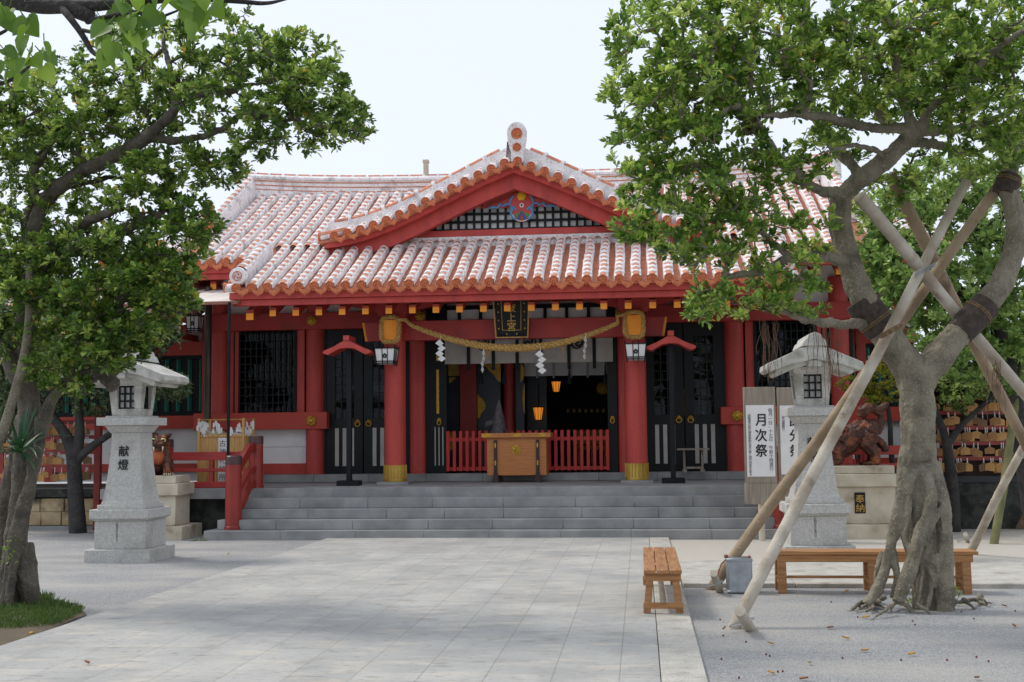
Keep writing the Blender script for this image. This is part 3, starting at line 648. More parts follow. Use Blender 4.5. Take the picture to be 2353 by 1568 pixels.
def boss(x, Y, z):
    g = MB(); g.lathe([(.10, 0), (.10, .015), (.085, .03), (.05, .05), (.04, .075), (.001, .085)], (x, Y, z), 16, (0,-1,0))
    for k in range(8): t = math.pi*k/4; g.ell((x+.07*math.cos(t), Y-.025, z+.07*math.sin(t)), (.03, .025, .03), 8, 6)
    B('gold_boss', g, gold, hall)
for x in (-6.37, sx(-6.37)): boss(x, 23.27, 3.95); boss(x, 23.26, 1.99)
for x in (-4.22, sx(-4.22)): boss(x, 23.29, 4.0)
# ---- lattice windows
for s in (-1, 1):
    x0, x1 = (-8.22, -6.75) if s < 0 else (sx(-6.75), sx(-8.22))
    g = MB(); nx = 13
    for i in range(nx+1): x = x0+(x1-x0)*i/nx; g.box(x-.012, x+.012, 23.45, 23.47, 2.165, 3.775)
    for i in range(11): z = 2.2+i*.154; g.box(x0, x1, 23.472, 23.49, z-.011, z+.011)
    g.box(x0-.03, x0+.03, 23.43, 23.52, 2.162, 3.778); g.box(x1-.03, x1+.03, 23.43, 23.52, 2.162, 3.778)
    lw = B('lattice_window', g, blackmat, hall)
    g = MB(); g.box(x0, x1, 23.535, 23.54, 2.165, 3.775); B('window_glass', g, glass, lw)
# ---- doors
def door(x0, x1, ring):
    z0, z1 = .955, 3.775; w = x1-x0; f = MB(); d0, d1 = 23.52, 23.57
    gx0, gx1 = x0+w*.24, x1-w*.24; gz0, gz1 = 2.03, 3.53
    f.box(x0, gx0, d0, d1, z0, z1); f.box(gx1, x1, d0, d1, z0, z1); f.box(gx0, gx1, d0+.001, d1, gz1, z1); f.box(gx0, gx1, d0+.001, d1, z0, gz0)
    f.box(x0+.003, x1-.003, d0-.012, d0-.0005, 2.0, 2.03); f.box(x0+.003, x1-.003, d0-.012, d0-.0005, .96, 1.04)
    for i in range(1, 3): x = gx0+(gx1-gx0)*i/3; f.box(x-.011, x+.011, d0+.005, d1-.005, gz0, gz1)
    for i in range(1, 9): z = gz0+(gz1-gz0)*i/9; f.box(gx0, gx1, d0+.008, d1-.008, z-.009, z+.009)
    D = B('door', f, black, hall)
    m = MB(); m.box(gx0, gx1, d1-.012, d1-.008, gz0, gz1); B('door_glass', m, glass, D)
    for i in range(3): xx = gx0+.0+(gx1-gx0-.075)*i/2; m = MB(); m.box(xx, xx+.075, d0-.008, d0-.0006, 1.10, 1.84); B('white_strip', m, shade_paper, D)
    m = MB(); rx = x1-.10 if ring > 0 else x0+.10; m.lathe([(.045, 0), (.04, .02), (.02, .04), (.001, .045)], (rx, d0-.001, 1.97), 14, (0,-1,0)); m.tube([(rx+.05*math.sin(t), d0-.035, 1.925+.05*math.cos(t)) for t in np.linspace(0, 2*math.pi, 17)], .012, 6); B('ring_handle', m, gold, D)
for a, b_, r in ((-6.14, -5.41, 1), (-5.39, -4.66, -1)): door(a, b_, r); door(sx(b_), sx(a), -r)
for a, b_ in ((-6.2, -6.142), (-4.658, -4.46), (sx(-6.142), sx(-6.2)), (sx(-4.46), sx(-4.658))):
    g = MB(); g.box(a, b_, 23.5, 23.62, .953, 3.778); B('door_jamb', g, black, hall)
# opened folding leaves at the centre
for x0, x1, r in ((-4.13, -3.72, 1), (sx(-4.13), sx(-3.94), -1)):
    g = MB(); g.box(min(x0,x1), max(x0,x1), 23.36, 23.5, .953, 4.24); D = B('folded_door', g, black, hall, bevel=.006)
    xx = x1-.09*r if r > 0 else x1+.03
    for i in range(3 if r > 0 else 0): m = MB(); m.box(x1-.24+i*.075, x1-.232+i*.075+.012, 23.35, 23.358, 1.1, 1.84); B('white_strip', m, shade_paper, D)
    m = MB(); m.lathe([(.04, 0), (.03, .03), (.001, .04)], (xx-.06*r, 23.359, 1.98), 12, (0,-1,0)); m.tube([(xx-.06*r+.035*math.sin(t), 23.33, 1.93+.05*math.cos(t)) for t in np.linspace(0, 2*math.pi, 13)], .012, 6); B('ring_handle', m, gold, D)
    if r > 0:
        m = MB(); m.box(x1-.20, x1-.15, 23.352, 23.359, 2.1, 2.95); m.box(x1-.20, x1-.15, 23.352, 23.359, 3.12, 3.28); B('gold_strip', m, gold, D)
# transom over the opening
g = MB(); g.box(-4.0, sx(-4.0), 23.45, 23.5, 3.83, 3.90); g.box(-4.0, sx(-4.0), 23.45, 23.5, 4.12, 4.2)
for i in range(9): x = -3.9+i*.42; g.box(x-.03, x+.03, 23.44, 23.51, 3.84, 4.19)
tr = B('transom', g, black, hall); g = MB(); g.box(-4.0, sx(-4.0), 23.52, 23.53, 3.86, 4.18); B('transom_panel', g, white_wall, tr)
# ---- interior
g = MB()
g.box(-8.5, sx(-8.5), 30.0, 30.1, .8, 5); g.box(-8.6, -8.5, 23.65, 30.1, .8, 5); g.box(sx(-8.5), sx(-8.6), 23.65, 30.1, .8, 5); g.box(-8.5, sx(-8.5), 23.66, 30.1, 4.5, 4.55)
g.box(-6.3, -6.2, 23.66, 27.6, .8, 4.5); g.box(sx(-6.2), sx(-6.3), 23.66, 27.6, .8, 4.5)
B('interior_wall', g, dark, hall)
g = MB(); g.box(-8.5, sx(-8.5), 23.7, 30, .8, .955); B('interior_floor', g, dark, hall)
def ipan(name, px0, py0, px1, py1, Y, m, par=hall, t=.05, **k):
    a, c = at(px0, py0, Y), at(px1, py1, Y); g = MB(); g.box(min(a[0],c[0]), max(a[0],c[0]), Y, Y+t, min(a[2],c[2]), max(a[2],c[2])); return B(name, g, m, par, **k)
navy = pm('navy_lacquer', srgb(44,54,68), .4, srgb(34,42,54), 3)
ipan('inner_door', 1027, 830, 1056, 1085, 25.2, navy); ipan('inner_pillar', 1056, 820, 1096, 1085, 25.0, red_dark, t=.3)
d1_ = ipan('inner_door', 1096, 830, 1152, 1085, 25.2, navy); d2_ = ipan('inner_door', 1184, 830, 1206, 1085, 25.2, navy); ipan('inner_door', 1210, 850, 1258, 1085, 26.5, navy)
p = at(1168, 850, 25.3); g = MB(); g.cyl((p[0], 25.45, .955), (p[0], 25.45, 4.4), .125, n=20); B('inner_column', g, red, hall)
def fitting(pts, Y, par):
    w = [at(x, y, Y) for x, y in pts]; o = w[0]; g = MB(); poly = [(q[0]-o[0], q[2]-o[2]) for q in w]
    area = sum(poly[i][0]*poly[(i+1) % len(poly)][1]-poly[(i+1) % len(poly)][0]*poly[i][1] for i in range(len(poly)))
    g.prism(poly if area > 0 else poly[::-1], o, (1,0,0), (0,0,1), (0,-1,0), .015); B('gold_fitting', g, gold, par, bevel=.004)
fitting([(1096,904),(1103,912),(1110,918),(1114,925),(1117,936),(1112,944),(1107,950),(1104,958),(1098,963),(1096,960)], 25.19, d1_)
fitting([(1112,833),(1151,833),(1151,879),(1146,878),(1138,868),(1133,860),(1124,853),(1118,845),(1112,842)], 25.19, d1_)
fitting([(1196,833),(1204,845),(1206,858),(1203,870),(1196,880)], 25.19, d2_); fitting([(1206,880),(1202,890),(1200,915),(1203,945),(1206,955)], 25.19, d2_)
fitting([(1032,868),(1048,868),(1040,877),(1032,882)], 25.19, d1_); fitting([(1032,990),(1042,996),(1045,1012),(1045,1035),(1032,1035)], 25.19, d1_)
ipan('gold_screen', 1548, 895, 1574, 955, 25.0, gold); ipan('gold_screen', 1030, 833, 1056, 864, 25.1, goldp)
ipan('inner_pillar', 1637, 858, 1664, 1000, 24.6, vermil, t=.3); ipan('paper_panel', 1210, 1000, 1254, 1022, 26.3, shade_paper)
for (a, b_) in ((590, 602), (606, 614)): ipan('paper_panel', a, 880, b_, 935, 25.5, paper)
for a in (672, 684, 692): ipan('paper_panel', a, 845, a+8, 862, 25.0, paper)
ipan('paper_panel', 838, 880, 884, 906, 25.0, paper); ipan('paper_panel', 1765, 862, 1845, 886, 25.0, paper); ipan('paper_panel', 1600, 792, 1650, 835, 25.2, shade_paper)
ipan('matting', 1225, 1120, 1400, 1075, 26.0, shade_paper, t=2.0)
# altar
altar = thing('altar', 'gilded altar table in the dark hall behind the red barrier', 'altar', at(1360, 1010, 28.5))
for k, (y0, y1, x0, x1) in enumerate(((990, 998, 1318, 1402), (1000, 1006, 1322, 1398), (1010, 1020, 1316, 1404), (1024, 1034, 1326, 1396))): ipan('altar_shelf', x0, y0, x1, y1, 28.5-.0*k, goldp, altar, t=.5)
for x in (1330, 1360, 1390): ipan('altar_leg', x-3, 990, x+3, 1090, 28.6, goldp, altar, t=.08)
for x in np.linspace(1305, 1400, 8): ipan('altar_fitting', x-3, 940, x+3, 948, 29.0, goldp, altar)
m = MB(); p = at(1385, 893, 29); m.lathe([(.16, 0), (.15, .03), (.09, .05), (.001, .05)], p, 20, (0,-1,0)); B('altar_mirror', m, gold, altar)
# ---- downpipe
g = MB(); p = at(478, 800, 22.5); g.cyl((p[0], 22.5, .8), (p[0], 22.5, 4.55), .066, n=16)
for z in (1.6, 2.9, 4.1): g.cyl((p[0], 22.5, z), (p[0], 22.5, z+.05), .072, n=16)
B('downpipe', g, pipe_m, hall)
# ---- side halls
def side_hall(sgn, label):
    X = lambda x: x if sgn < 0 else sx(x)
    def bx(g, x0, x1, *r): g.box(min(X(x0), X(x1)), max(X(x0), X(x1)), *r)
    t = thing('side_hall', label, 'hall', (X(-11), 24.3, 0))
    E_ = -16 if sgn < 0 else -9.9
    g = MB(); bx(g, E_, -8.66, 24.4, 24.5, .8, 4.0); B('wall', g, white_wall, t)
    for q in ((24.25, 24.39, 1.87, 2.14), (24.25, 24.39, 3.38, 3.66), (24.26, 24.39, 1.0, 1.16)): g = MB(); bx(g, E_, -8.7, *q); B('beam', g, vermil, t)
    for x in (-8.85, -10.1, -12.2, -14.2) if sgn < 0 else (-8.85,): g = MB(); bx(g, x-.09, x+.09, 24.23, 24.38, .8, 4.0); B('post', g, red, t)
    for x0, x1 in ((-9.99, -8.95), (-12.1, -10.2), (-14.1, -12.3)) if sgn < 0 else ((-9.85, -8.95),):
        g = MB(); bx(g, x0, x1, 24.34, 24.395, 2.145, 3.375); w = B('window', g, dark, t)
        for q in ((2.142, 2.23), (3.30, 3.378)): g = MB(); bx(g, x0, x1, 24.27, 24.33, *q); B('window_frame', g, blackmat, w)
        g = MB(); n = int((x1-x0)/.21)
        for i in range(n+1): x = x0+.03+i*(x1-x0-.06)/n; g.add([(X(x)-.045, 24.31, 2.23), (X(x), 24.26, 2.23), (X(x)+.045, 24.31, 2.23), (X(x)-.045, 24.31, 3.3), (X(x), 24.26, 3.3), (X(x)+.045, 24.31, 3.3)], [(0,1,4,3),(1,2,5,4),(0,3,5,2),(0,2,1),(3,4,5)])
        B('window_bar', g, green_p, w, smooth=0)
    g = MB(); zf = lambda Y: 4.02+.40*(Y-23.25)
    xs0 = -8.75 if sgn < 0 else -8.75
    g.grid([[(X(E_), Y, zf(Y)-.04), (X(-8.75), Y, zf(Y)-.04)] for Y in (23.25, 26.5)], 3)
    i = 0
    while -8.9-i*SP > E_:
        x = X(-8.9-i*SP); tile_row(g, lambda s, x=x: (x, 23.25+s*.92, zf(23.25+s*.92)), lambda s: nrm((0,-.4,1)), (1,0,0), 9, per=.25)
        g.mi = 2; cap_disc(g, (x, 23.2, zf(23.25)), (0,-1,0)); pendant(g, (x-SP/2, 23.19, zf(23.25)-.055), (0,-1,0), (1,0,0)); i += 1
    g.mi = 0; B('roof', g, TILE+[bedm], t, smooth=40)
    g = MB(); bx(g, E_, -8.75, 23.33, 23.45, 3.78, 3.93); bx(g, E_, -8.75, 23.45, 24.4, 3.88, 3.93); B('eave_board', g, red_dark, t)
    i = 0
    while -9.1-i*.5 > E_+.4:
        x = X(-9.1-i*.5); g = MB(); g.box(x-.05, x+.05, 23.42, 24.3, 3.66, 3.78); r = B('rafter', g, red_dark, t); g = MB(); g.box(x-.052, x+.052, 23.405, 23.418, 3.656, 3.784); B('rafter_end', g, orange, r); i += 1
side_hall(-1, 'low side hall with green barred windows beside the white canopy')
side_hall(1, 'low side hall behind the propped fig tree, mostly screened by leaves')
# ================================================================ things on and around the porch
# name plaque
pq = thing('name_plaque', 'black and gold name plaque hanging tilted above the porch beam', 'plaque', (-2.3, 21.85, 3.45))
pr3, pu3 = V3((1,0,0)), nrm((0,-.16,1)); pn3 = np.cross(pr3, pu3); pn3 = pn3 if pn3[1] < 0 else -pn3
po = at(1177, 775, 21.85)
g = MB(); g.prism([(-.27,.0),(.27,.0),(.31,.86),(-.31,.86)], po, pr3, pu3, pn3, .05); B('plaque_board', g, black, pq, bevel=.004)
g = MB()
for a, b_, w in (((-.285,0), (.285,0), .02), ((-.285,-.01), (-.33,.87), .02), ((.285,-.01), (.33,.87), .02), ((-.33,.865), (.33,.865), .02), ((-.165,.13), (.165,.13), .009), ((-.165,.13), (-.185,.80), .009), ((.165,.13), (.185,.80), .009), ((-.185,.80), (.185,.80), .009)):
    g.beam(po+pr3*a[0]+pu3*a[1]+pn3*.055, po+pr3*b_[0]+pu3*b_[1]+pn3*.055, w, w)
for k in range(5):
    for s in (-1, 1): g.ell(po+pr3*s*.235+pu3*(.16+.15*k)+pn3*.05, (.016,.012,.016), 6, 4)
for s in (-1, 1): g.ell(po+pr3*s*.09+pu3*.06+pn3*.05, (.018,.012,.016), 6, 4)
B('plaque_frame', g, goldp, pq)
g = MB()
for i, ch in enumerate('波上宮'): write(g, ch, po+pu3*(.535-.17*i)+pn3*.058, .172, r=pr3, u=pu3, bold=.012)
B('lettering', g, goldp, pq, smooth=0)
g = MB()
for s in (-.17, .17):
    for q in (-1, 1): g.prism([(0,.06),(.10*q,-.05),(.13*q,-.06),(.05*q,.06)][::q], po+pr3*s+pn3*.02, pr3, pu3, pn3, .03)
B('tie', g, purple_m, pq)
# straw rope
def twisted(mb, pts, rad, strands=3, pitch=.26, n=6, sr=.56, off=.52):
    pts = [V3(p) for p in pts]; d = [0]
    for a, b_ in zip(pts, pts[1:]): d.append(d[-1]+np.linalg.norm(b_-a))
    pr = None; fr = []
    for i, p in enumerate(pts):
        t = nrm(pts[min(i+1, len(pts)-1)]-pts[max(i-1, 0)])
        if pr is None: pr = nrm(np.cross(t, (0,0,1) if abs(t[2]) < .9 else (1,0,0)))
        pr = nrm(pr-t*np.dot(pr, t)); fr.append((pr.copy(), np.cross(t, pr)))
    for k in range(strands):
        q = []; rr = []
        for i, p in enumerate(pts):
            a = 2*math.pi*(d[i]/pitch + k/strands); r = rad[i] if hasattr(rad, '__len__') else rad
            q.append(p + fr[i][0]*math.cos(a)*r*off + fr[i][1]*math.sin(a)*r*off); rr.append(r*sr)
        mb.tube(q, rr, n)
rp = thing('straw_rope', 'thick twisted straw rope sagging between the two porch pillars', 'rope', (-2.3, 21.6, 3.2))
cx = [(893,762),(945,748),(1010,772),(1080,790),(1130,799),(1180,801),(1240,797),(1300,785),(1370,765),(1420,742),(1450,735)]
keys = [at(x, y, 21.62) for x, y in cx]; xs_ = [k[0] for k in keys]; zs_ = [k[2] for k in keys]
co = np.polyfit(xs_[1:-1], zs_[1:-1], 4); X_ = np.linspace(xs_[1], xs_[-2], 110)
pts = [(x, 21.62-.05*math.sin(math.pi*i/109), float(np.polyval(co, x))) for i, x in enumerate(X_)]
rad = [.040+.030*math.sin(math.pi*i/109) for i in range(110)]
g = MB(); twisted(g, pts, rad); B('main_rope', g, rope_m, rp)
for px, s in ((-4.48, 1), (sx(-4.48), -1)):
    g = MB(); lp = []
    for i in range(61):
        t = 2*math.pi*i/60; c_, s_ = math.cos(t), math.sin(t); q = (abs(c_)**4+abs(s_)**4)**-.25
        lp.append((px+.165*q*c_, 21.66+.02*math.sin(3*t), 3.60+.225*q*s_))
    twisted(g, lp, .043, pitch=.2); twisted(g, [(px+s*.15, 21.62, 3.78), (px+s*.3, 21.6, 3.76), pts[0 if s > 0 else -1]], .038, pitch=.2); B('rope_loop', g, rope_m, rp)
g = MB(); rr = random.Random(3)
for i in range(14): x = at(1118, 800, 21.6)[0]+rr.uniform(-.05,.1) if i < 9 else at(1290, 785, 21.6)[0]+rr.uniform(-.03,.05); z = float(np.polyval(co, x))-.06; g.tube([(x, 21.6, z), (x+rr.uniform(-.05,.05), 21.58, z-rr.uniform(.08,.2))], .0035, 4)
B('straw_end', g, rope_m, rp)
# paper streamers
def shide(px, py, h, w, tw, lab):
    p = at(px, py, 21.52); g = MB(); n = 4; t = math.radians(tw); r = V3((math.cos(t), math.sin(t), 0)); nn = V3((-math.sin(t), math.cos(t), 0)); step = h/n
    for i in range(n):
        o = p - V3((0,0,1))*step*i*.92 + r*(w*.12*(1 if i % 2 else -1)); s = 1 if i % 2 else -1
        g.prism([(-w*.5*s, -step*.55), (w*.02*s, -step*1.02), (w*.5*s, -step*.45), (-w*.02*s, .02)][::s], o+nn*(.012*i), r, (0,0,1), nn, .004)
    g.tube([p+V3((0,0,.07)), p-V3((0,0,.02))], .004, 4)
    solo('paper_streamer', g, paper, lab, 'streamer', p, 'paper streamers on the straw rope', smooth=0)
shide(1012, 783, .40, .15, 8, 'white zigzag paper streamer nearest the left rope loop')
shide(1112, 806, .42, .13, 74, 'thin twisted paper streamer between the first pillar and the plaque')
shide(1242, 808, .42, .16, -6, 'broad white zigzag paper streamer just past the name plaque')
shide(1346, 775, .42, .13, 68, 'narrow twisted paper streamer close to the right rope loop')
# curtains
cu = thing('crest_curtain', 'grey curtain with black crests and dark straps across the hall opening', 'curtain', (XC, 23.3, 3.05))
g = MB(); xa, xb = -3.74, -.50; xs_ = np.linspace(xa, xb, 60)
g.grid([[(x, 23.30+.012*math.sin(x*9)+.02*(zz-3.5), zz) for zz in (3.05, 3.3, 3.55, 3.80)] for x in xs_]); B('cloth', g, shade_paper, cu)
for k, px in enumerate((1076, 1133, 1188, 1242, 1307, 1365)):
    x = at(px, 800, 23.25)[0]; g = MB(); g.box(x-.032, x+.032, 23.262, 23.272, 2.98-.03*(k % 2), 3.75); g.frus(x-.034, x+.034, 23.255, 23.28, 2.98, x-.03, x+.03, 23.25, 23.285, 2.92); B('strap', g, blackmat, cu)
for px in (1110, 1217, 1325):
    x = at(px, 783, 23.26)[0]; g = MB(); g.lathe([(.135, 0), (.135, .006), (.001, .006)], (x, 23.272, 3.43), 24, (0,-1,0)); cr = B('crest', g, ink, cu)
    g = MB()
    for k in range(3): t0 = math.radians(120*k-80); g.tube([(x+(.03+.02*q)*math.cos(t0+q*.55), 23.264, 3.43+(.03+.02*q)*math.sin(t0+q*.55)) for q in range(5)], [.004,.007,.009,.006,.003], 4)
    B('comma_mark', g, shade_paper, cr)
cu = thing('white_curtain', 'white inner curtain with grey bands above the lit altar lamps', 'curtain', (-1.5, 25.4, 2.9))
g = MB(); a, b_ = at(1205, 830, 25.4), at(1407, 862, 25.4); g.grid([[(x, 25.4+.015*math.sin(x*14), zz) for zz in (b_[2], 3.3, 3.6)] for x in np.linspace(a[0], b_[0], 40)]); B('cloth', g, paper, cu)
for px in (1234, 1272, 1312, 1350, 1392): x = at(px, 850, 25.36)[0]; g = MB(); g.box(x-.02, x+.02, 25.36, 25.37, b_[2]-.05, 3.6); B('band', g, shade_paper, cu)
for i, px in enumerate((1105, 1158, 1308, 1391)):
    p = at(px, 862, 23.6); g = MB(); g.lathe([(.05, -.17), (.045, -.10), (.028, 0), (.02, .03), (.001, .35)], p, 10)
    solo('tassel', g, blackmat, ['black tassel in front of the gold cornered inner door', 'black tassel above the red inner column', 'black tassel hanging before the middle of the white curtain', 'black tassel at the right end of the white curtain'][i], 'tassel', p, 'tassels under the grey curtain')
# pillar lanterns
def hang_lantern(p, w, h, label, frame=blackmat):
    t = thing('hanging_lantern', label, 'lantern', p, 'white box lanterns hung on the hall'); x, y, z = p
    g = MB(); g.frus(x-w*.40, x+w*.40, y-w*.4, y+w*.4, z, x-w*.5, x+w*.5, y-w*.5, y+w*.5, z+h); B('shade', g, paper, t)
    g = MB()
    for s in (-1, 1):
        for q in (-1, 1): g.beam((x+s*w*.42, y+q*w*.42, z-.03), (x+s*w*.53, y+q*w*.53, z+h+.05), .014, .014)
        for o in (-.16, .12): g.beam((x+s*w*.12+.0, y-w*.425, z-.03), (x+s*w*.14, y-w*.52, z+h+.05), .012, .012); g.beam((x+s*w*.425, y+o*w, z-.03), (x+s*w*.52, y+o*w, z+h+.05), .012, .012)
    for zz in (.0, .12, .95):
        k = (.43+.1*zz)*w; g.box(x-k, x+k, y-k-.006, y-k+.008, z+h*zz, z+h*zz+.018); g.box(x-k-.006, x-k+.008, y-k, y+k, z+h*zz, z+h*zz+.018); g.box(x+k-.008, x+k+.006, y-k, y+k, z+h*zz, z+h*zz+.018)
    g.box(x-.02, x+.02, y+w*.3, y+w*.8, z+h*.5, z+h*.6)
    B('frame', g, frame, t)
    g = MB(); c = V3((x, y-w*.49, z+h*.5))
    for k in range(5): a = 2*math.pi*k/5+.3; g.ell(c+V3((.028*math.cos(a), 0, .028*math.sin(a))), (.018, .004, .018), 8, 5)
    B('crest', g, ink, t)
hang_lantern((-4.53, 21.60, 2.97), .36, .28, 'white box lantern on the left porch pillar, black framed')
hang_lantern((sx(-4.50), 21.60, 2.97), .36, .28, 'white box lantern on the right porch pillar, near the roofed post')
p = at(447, 762, 23.0); hang_lantern((p[0], 23.0, p[2]), .26, .30, 'small white lantern below the low hall eave beside the bronze pipe')
def lit_lamp(px, py, Y, r, h, label):
    p = at(px, py, Y); t = thing('altar_lamp', label, 'lamp', p, 'lit paper lamps inside the hall')
    g = MB(); g.lathe([(r*.6, -h/2), (r, h/2), (r*.9, h/2)], p, 12); B('shade', g, lamp_glow, t)
    g = MB()
    for k in range(8): a = 2*math.pi*k/8; g.tube([p+V3((r*.62*math.cos(a), r*.62*math.sin(a), -h/2-.01)), p+V3((r*1.03*math.cos(a), r*1.03*math.sin(a), h/2+.03))], .006, 4)
    g.tube([p+V3((0,.1,h/2)), p+V3((0,.1,h/2+.5))], .008, 4); B('frame', g, blackmat, t)
lit_lamp(1278, 889, 27.0, .10, .22, 'glowing orange lamp hung high before the dark altar')
lit_lamp(1237, 951, 26.3, .11, .26, 'glowing orange lamp set low behind the offering box')
# offering box
ob = thing('offering_box', 'wide wooden offering box with gold crest before the hall opening', 'offering box', (-2.28, 22.7, PZ))
x0, x1, y0, y1 = -2.83, -1.73, 22.45, 23.0
g = MB(); g.box(x0, x1, y0, y1, .93, 1.62); B('body', g, keyaki, ob, bevel=.006)
g = MB(); g.box(x0-.09, x1+.09, y0-.07, y1+.07, 1.622, 1.71); g.box(x0-.04, x1+.04, y0-.03, y1+.03, 1.6, 1.621); B('lid', g, keyaki, ob, bevel=.006)
dkw = pm('dark_bracket', srgb(58,34,34), .5)
for x in (x0+.16, x1-.16):
    g = MB(); g.box(x-.028, x+.028, y0-.04, y0-.002, 1.0, 1.58); g.frus(x-.065, x+.065, y0-.05, y0+.1, PZ, x-.03, x+.03, y0-.04, y0-.001, 1.0); lg = B('leg', g, dkw, ob, bevel=.004)
    for z in (1.16, 1.48): m = MB(); m.prism([(.016*math.cos(a), .05*math.sin(a)) for a in np.linspace(0, 2*math.pi, 13)[:-1]], (x, y0-.041, z), (1,0,0), (0,0,1), (0,-1,0), .012); B('gold_stud', m, gold, lg)
g = MB(); g.lathe([(.078, 0), (.078, .006), (.001, .008)], (XC, y0-.002, 1.40), 24, (0,-1,0))
for k in range(3):
    t0 = math.radians(120*k); g.tube([(XC+(.018+.013*q)*math.cos(t0+q*.6), y0-.012, 1.40+(.018+.013*q)*math.sin(t0+q*.6)) for q in range(5)], [.026,.024,.018,.012,.006], 6)
g.tube([(XC+.084*math.cos(a), y0-.008, 1.40+.084*math.sin(a)) for a in np.linspace(0, 2*math.pi, 25)], .007, 5); B('crest', g, gold, ob)
g = MB()
for x in (x0-.0, XC-.0, x1-.09): g.box(x-.05-.04*(x < XC-.3)*1, x+.09, y0-.078, y0-.071, 1.635, 1.70)
B('corner_plate', g, gold, ob)
for x in (x0+.2, x1-.2): g = MB(); g.box(x-.04, x+.04, y1-.12, y1-.02, PZ, .93); B('leg', g, dkw, ob)
# wand of paper strips, greyed by painted shade
wd = thing('paper_wand', 'shaggy grey paper strip wand standing behind the offering box', 'wand', at(1147, 1000, 23.1))
c = at(1147, 1000, 23.1); g = MB(); g.cyl(c-V3((0,0,.1)), c+V3((0,0,.72)), .016, n=8); B('stick', g, dkw, wd)
g = MB(); rr = random.Random(5)
for i in range(420):
    a = rr.uniform(0, 6.28); t = rr.random(); ztop = c[2]+.66-.62*t*.9; r0 = .02+.10*t; r1 = r0+rr.uniform(.02,.07); L = rr.uniform(.12,.24)
    p0 = c+V3((r0*math.cos(a), r0*math.sin(a), 0)); p0[2] = ztop; p1 = c+V3((r1*math.cos(a), r1*math.sin(a), 0)); p1[2] = max(ztop-L, c[2]-.02)
    s = V3((-math.sin(a), math.cos(a), 0))*.009; g.add([p0-s, p0+s, p1+s, p1-s], [(0,1,2,3)])
for i in range(8): g.tube([c+V3((-.12,0,.22+.01*i)), c+V3((-.26,-.02,.16+.012*i))], .005, 4)
B('strips', g, feather, wd, smooth=0)
# low red barriers
def barrier(xa, xb, label):
    t = thing('red_barrier', label, 'barrier', ((xa+xb)/2, 23.3, .95), 'low red barriers across the opening')
    n = max(2, round((xb-xa)/.125)); k = 0
    for i in range(n+1):
        x = xa+.03+(xb-xa-.06)*i/n; g = MB(); g.box(x-.032, x+.032, 23.28, 23.31, .99, 1.76); B('paling', g, barrier_red, t, bevel=.004)
    for z in (1.56, 1.0): g = MB(); g.box(xa, xb, 23.312, 23.35, z, z+.07); B('rail', g, barrier_red, t, bevel=.004)
barrier(-3.72, -2.30, 'low red slatted barrier between black folded doors and box'); barrier(-2.26, -.60, 'low red slatted barrier in front of the altar')
# roofed posts
def roofed_post(px, py, lab):
    b0 = atz(px, py, PZ); x, y = b0[0], b0[1]+.12; t = thing('roofed_post', lab, 'post', (x, y, PZ), 'black posts with little red roofs')
    g = MB(); g.box(x-.20, x+.20, y-.16, y+.16, PZ, PZ+.09); B('foot', g, blackmat, t, bevel=.008)
    g = MB(); g.box(x-.045, x+.045, y-.045, y+.045, PZ+.09, 3.28); B('pole', g, blackmat, t, bevel=.004)
    g = MB(); g.box(x-.075, x+.075, y+.046, y+.06, 2.62, 3.2); B('back_board', g, black, t)
    g = MB(); up_ = [(-.44, 0), (-.42, .045), (-.24, .115), (-.06, .215), (0, .24), (.06, .215), (.24, .115), (.42, .045), (.44, 0), (.34, -.035), (.22, .03), (.14, .075), (0, .09), (-.14, .075), (-.22, .03), (-.34, -.035)]
    g.prism(up_[::-1], (x, y-.22, 3.16), (1,0,0), (0,0,1), (0,1,0), .44); g.box(x-.055, x+.055, y-.25, y+.25, 3.38, 3.47); B('roof', g, red, t, bevel=.005, smooth=18)
roofed_post(799, 1117, 'black post with small red roof, between lattice window and pillar')
roofed_post(1548, 1111, 'black post with small red roof before the far right doors')
# low stand
p = at(1594, 1083, 22.9); st = thing('low_stand', 'thin grey wooden stand in front of the right hand black doors', 'stand', (p[0], 23.0, PZ+.15))
g = MB(); a, b_ = at(1556, 1031, 22.9), at(1630, 1034, 22.9); z0 = PZ+.153
g.box(a[0], b_[0], 22.85, 23.1, a[2]-.03, a[2]); B('top', g, greywood, st)
for x in (a[0]+.13, b_[0]-.13):
    g = MB(); g.box(x-.02, x+.02, 22.95, 22.99, z0, a[2]-.03); g.box(x-.04, x+.04, 22.86, 23.08, z0, z0+.05); B('leg', g, greywood, st)
g = MB(); g.box(a[0]+.13, b_[0]-.13, 22.96, 22.98, z0+.06, z0+.10); B('stretcher', g, greywood, st)
# notice seen behind the door panes
p = at(1613, 955, 24.2); nb = thing('notice_board', 'white notice with a peaked top behind the right hand door panes', 'notice', p)
a, b_ = at(1604, 913, 24.2), at(1623, 958, 24.2); g = MB(); g.box(a[0], b_[0], 24.2, 24.23, b_[2], a[2]); B('sheet', g, paper, nb)
g = MB(); m_ = (a[0]+b_[0])/2; g.prism([(-.15, 0), (.15, 0), (.13, .03), (0, .1), (-.13, .03)], (m_, 24.19, a[2]+.03), (1,0,0), (0,0,1), (0,1,0), .06); B('cap', g, greywood, nb)
g = MB(); write(g, '月', (m_, 24.195, a[2]-.10), .13); B('lettering', g, ink, nb, smooth=0); g = MB(); write(g, '六', (m_, 24.195, a[2]-.27), .13); B('lettering', g, ink, nb, smooth=0)
